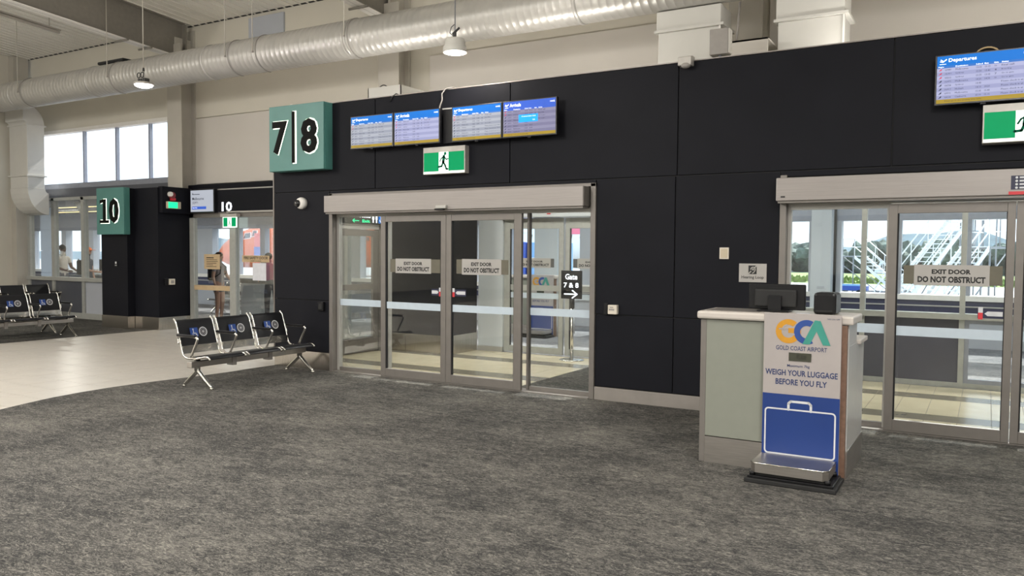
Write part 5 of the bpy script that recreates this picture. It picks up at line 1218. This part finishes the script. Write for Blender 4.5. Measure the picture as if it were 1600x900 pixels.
while x < 12 and n < 14:
    src = kinds[n % 2]; o = src if n < 2 else copy_tree(src)
    o.location = (x, random.uniform(114, 124), GZ); o.rotation_euler = (0, 0, random.uniform(0, 6)); s = random.uniform(.85, 1.15); o.scale = (s, s, s * random.uniform(.85, 1.0))
    o['label'] = '%s tree beyond the airfield grass, %s from the left of the row' % (('dark bushy', 'taller ragged')[n % 2], ORD[n])
    x += random.uniform(3.2, 4.6); n += 1
hl = MB(); pts = []
for i in range(121):
    x = -900 + i * 14; pts.append((x, 640, GZ + 10 + 6 * math.sin(i * .23) + 4 * math.sin(i * .61 + 1) + 2 * math.sin(i * 1.7)))
for a, b in zip(pts, pts[1:]): hl.face([(a[0], 600, GZ), (b[0], 600, GZ), b, a]); hl.face([a, b, (b[0], 700, GZ), (a[0], 700, GZ)])
ho = hl.build('hills', 'far_hill'); ho['kind'] = 'structure'

def airstair(label, H, W, ratio=.70, plat=1.4, loc=(0, 0, 0), rz=0, wheels=True):
    t = thing('boarding_stairs', label, 'stairs', (0, 0, 0), 'white passenger stairs on the apron'); run = H / ratio; n = int(H / .19)
    for s in (-1, 1):
        x = s * W / 2
        MB().prism([(x - .025, 0, .02), (x + .025, 0, .02), (x + .025, run, H + .02), (x - .025, run, H + .02)], (0, 0, -.20)).build('stringer', 'stair_white', t, fix=True)
        MB().tube([(x, .05, 1.0), (x, run, H + 1.05), (x, run + plat, H + 1.05)], .03, 6).build('handrail', 'stair_white', t); MB().tube([(x, .05, .55), (x, run, H + .55), (x, run + plat, H + .55)], .022, 6).build('mid_rail', 'stair_white', t)
        for i in range(6): yy = .05 + (run - .05) * i / 5; MB().cyl((x, yy, yy * ratio), (x, yy, yy * ratio + 1.02), .02, None, 6).build('rail_post', 'stair_white', t)
        for yy in (run + plat * .5, run + plat): MB().cyl((x, yy, H), (x, yy, H + 1.05), .022, None, 6).build('rail_post', 'stair_grey', t)
        for yy in (run + .08, run + plat - .08): MB().cyl((x, yy, .05), (x, yy, H), .035, None, 8).build('leg', 'stair_grey', t)
        MB().tube([(x, run * .45, .1), (x, run + plat - .1, H - .1)], .028, 6).build('brace', 'stair_grey', t)
        if wheels:
            for yy in (.35, run + plat - .3): MB().cyl((x - .06, yy, .16), (x + .06, yy, .16), .16, None, 14).build('wheel', 'black_rubber', t)
    for i in range(n): zz = H * (i + 1) / n; yy = zz / ratio; MB().box(-W / 2 + .03, W / 2 - .03, yy - .28, yy, zz - .035, zz).build('step', 'stair_white', t)
    box('platform', 'stair_grey', t, -W / 2, W / 2, run, run + plat, H - .08, H); box('chassis', 'stair_grey', t, -W / 2 + .05, W / 2 - .05, .2, run + plat - .1, .16, .26)
    t.location = loc; t.rotation_euler = (0, 0, rz); return t
airstair('white passenger stairs with high rails seen left of the notice on the right door leaf', 2.35, 1.1, .72, 1.7, (-3.95, 52.6, GZ), math.radians(61))
airstair('tallest white passenger stairs, rising behind the notice on the right door leaf', 4.9, .98, .72, 1.5, (-3.65, 36.9, GZ), math.radians(-25.5))
airstair('white passenger stairs with a landing at the right edge of the right door leaf', 2.75, .98, .72, 1.6, (-2.05, 31.2, GZ), math.radians(-25.5))
t = thing('baggage_dolly', 'low blue baggage dolly parked under the left passenger stairs', 'cart', (-6.9, 50.6, GZ)); box('deck', 'truck_blue', t, -8.0, -5.9, 50.1, 51.1, GZ + .35, GZ + .62, .02); box('deck_rail', 'container_blue', t, -7.9, -6.0, 50.1, 50.14, GZ + .62, GZ + .72)
for xx in (-7.6, -6.3):
    for yy in (50.15, 51.05): MB().cyl((xx, yy - .06, GZ + .2), (xx, yy + .06, GZ + .2), .2, None, 14).build('wheel', 'black_rubber', t)
t = thing('tow_bar', 'red tow bar lying at the foot of the tall passenger stairs', 'tow bar', (-2.3, 34.6, GZ)); MB().tube([(-3.0, 34.4, GZ + .55), (-2.2, 34.6, GZ + .25), (-1.5, 34.7, GZ + .45)], .07, 8).build('bar', 'red_paint', t); box('hitch', 'red_paint', t, -2.5, -2.0, 34.45, 34.7, GZ, GZ + .3, .03); MB().cyl((-1.6, 34.6, GZ + .15), (-1.6, 34.8, GZ + .15), .15, None, 12).build('wheel', 'black_rubber', t)

def aircraft(name, label, nose, ax, zc, r, paint, length, band=None):
    t = thing(name, label, 'airplane', (nose[0], nose[1], GZ)); a = Vector((ax[0], ax[1], 0)).normalized(); o = Vector((nose[0], nose[1], 0)); s = Vector((a.y, -a.x, 0))
    def rad(q): u = min(1, q / 5.6); return r * math.sqrt(max(0, 1 - (1 - u) ** 2.15))
    def cen(q): u = min(1, q / 5.6); return zc - .42 * r * (1 - u) ** 1.7
    mb = MB(); n = 32; b = 0; Q = [0.0, .03, .12, .3, .6, 1, 1.5, 2, 2.6, 3.3, 4.2, 5.2, 5.6, 10, length]
    for q in Q:
        for i in range(n): th = 2 * math.pi * i / n; mb.v.append(o + a * q + s * (rad(q) * math.cos(th)) + Vector((0, 0, cen(q) + rad(q) * math.sin(th))))
    for k in range(len(Q) - 1):
        for i in range(n): j = (i + 1) % n; mb.f.append((k * n + i, k * n + j, (k + 1) * n + j, (k + 1) * n + i)); mb.sm.append(True)
    mb.build('fuselage', paint, t, fix=True)
    def sp(q, deg, e=.02): th = math.radians(deg); return o + a * q + s * ((rad(q) + e) * math.cos(th)) + Vector((0, 0, cen(q) + (rad(q) + e) * math.sin(th)))
    for q0, q1 in ((1.25, 1.75), (1.85, 2.45), (2.55, 3.0)):
        for sgn in (1, -1):
            f = (lambda d: d) if sgn == 1 else (lambda d: 180 - d)
            MB().face([sp(q0 + .08, f(38)), sp(q1 - .02, f(34)), sp(q1 + .08, f(51)), sp(q0 + .28, f(56))]).build('cockpit_window', 'cockpit', t)
            MB().tube([sp(q0 - .02, f(36)), sp(q1 + .03, f(32)), sp(q1 + .13, f(53)), sp(q0 + .26, f(59)), sp(q0 - .02, f(36))], .03, 4).build('window_rim', 'plane_white', t)
    for k in range(int((length - 8) / 1.0)): q = 7 + k; MB().face([sp(q, 14), sp(q + .25, 14), sp(q + .25, 24), sp(q, 24)]).build('cabin_window', 'cockpit', t)
    MB().tube([sp(6.0, -25), sp(6.0, 30), sp(6.9, 30), sp(6.9, -25), sp(6.0, -25)], .03, 4).build('door_outline', 'plane_white', t)
    MB().cyl(o + a * 5 + Vector((0, 0, GZ + .38)), o + a * 5 + Vector((0, 0, zc - r + .2)), .1, None, 8).build('nose_gear', 'stair_grey', t)
    for e in (-.25, .25): p = o + a * 5 + s * e; MB().cyl(p - s * .12 + Vector((0, 0, GZ + .38)), p + s * .12 + Vector((0, 0, GZ + .38)), .38, None, 16).build('wheel', 'black_rubber', t)
    if band:
        mb = MB(); nb = 10
        for q in (9.0, length - .3):
            for i in range(nb + 1): mb.v.append(sp(q, 25 + 130 * i / nb, .015))
        for i in range(nb): mb.f.append((i, i + 1, nb + 2 + i, nb + 1 + i)); mb.sm.append(True)
        mb.build('livery_band', band, t)
    return t
aircraft('airplane', 'orange airliner nose parked outside the gate 10 door', (-59.0, 48.75), (.52, .855), 2.1, 2.05, 'orange_paint', 16.5)
aircraft('airplane', 'white airliner with a pink upper band far beyond the inner glass doors', (-43.0, 66.0), (1, .02), 2.4, 2.0, 'plane_white', 20, 'plane_pink')
t = thing('service_truck', 'red stair truck standing against the orange airliner', 'truck', (-50.3, 45.9, GZ)); box('cab', 'orange_dark', t, -50.75, -50.0, 45.4, 46.2, GZ + .5, 3.0, .04); box('chassis', 'stair_grey', t, -50.9, -49.0, 45.4, 46.2, GZ + .3, GZ + .55); box('blue_panel', 'truck_blue', t, -50.72, -50.05, 45.36, 45.40, .8, 1.9)
for xx in (-50.5, -49.4): MB().cyl((xx, 45.34, GZ + .35), (xx, 45.5, GZ + .35), .35, None, 14).build('wheel', 'black_rubber', t)
t = thing('catering_truck', 'blue container truck parked beyond the inner glass doors', 'truck', (-24.3, 43.8, GZ)); box('cab', 'truck_blue', t, -25.4, -24.35, 43.0, 45.0, GZ + .45, 2.25, .05); box('container', 'container_blue', t, -24.25, -22.2, 43.0, 45.2, GZ + .75, 2.22, .03); box('chassis', 'stair_grey', t, -25.3, -22.2, 43.2, 44.9, GZ + .4, GZ + .7); box('side_panel', 'plane_white', t, -24.1, -23.3, 42.97, 43.0, .7, 1.3)
for xx in (-24.9, -22.8): MB().cyl((xx, 42.95, GZ + .42), (xx, 43.2, GZ + .42), .42, None, 16).build('wheel', 'black_rubber', t)
t = thing('catering_truck', 'second pale blue container truck, left of the first, behind the white infill edge', 'truck', (-27.5, 44.6, GZ)); box('container', 'container_blue', t, -28.6, -25.9, 44.0, 46.0, GZ + .75, 2.3, .03); box('chassis', 'stair_grey', t, -28.5, -25.9, 44.2, 45.9, GZ + .4, GZ + .75)
for xx in (-28.0, -26.4): MB().cyl((xx, 43.95, GZ + .42), (xx, 44.2, GZ + .42), .42, None, 16).build('wheel', 'black_rubber', t)

# flat print whose letters are too small to pick apart singly
for o in COL.objects:
    if o.type == 'MESH' and o.parent and o.name.split('.')[0] == 'lettering': o['kind'] = 'stuff'
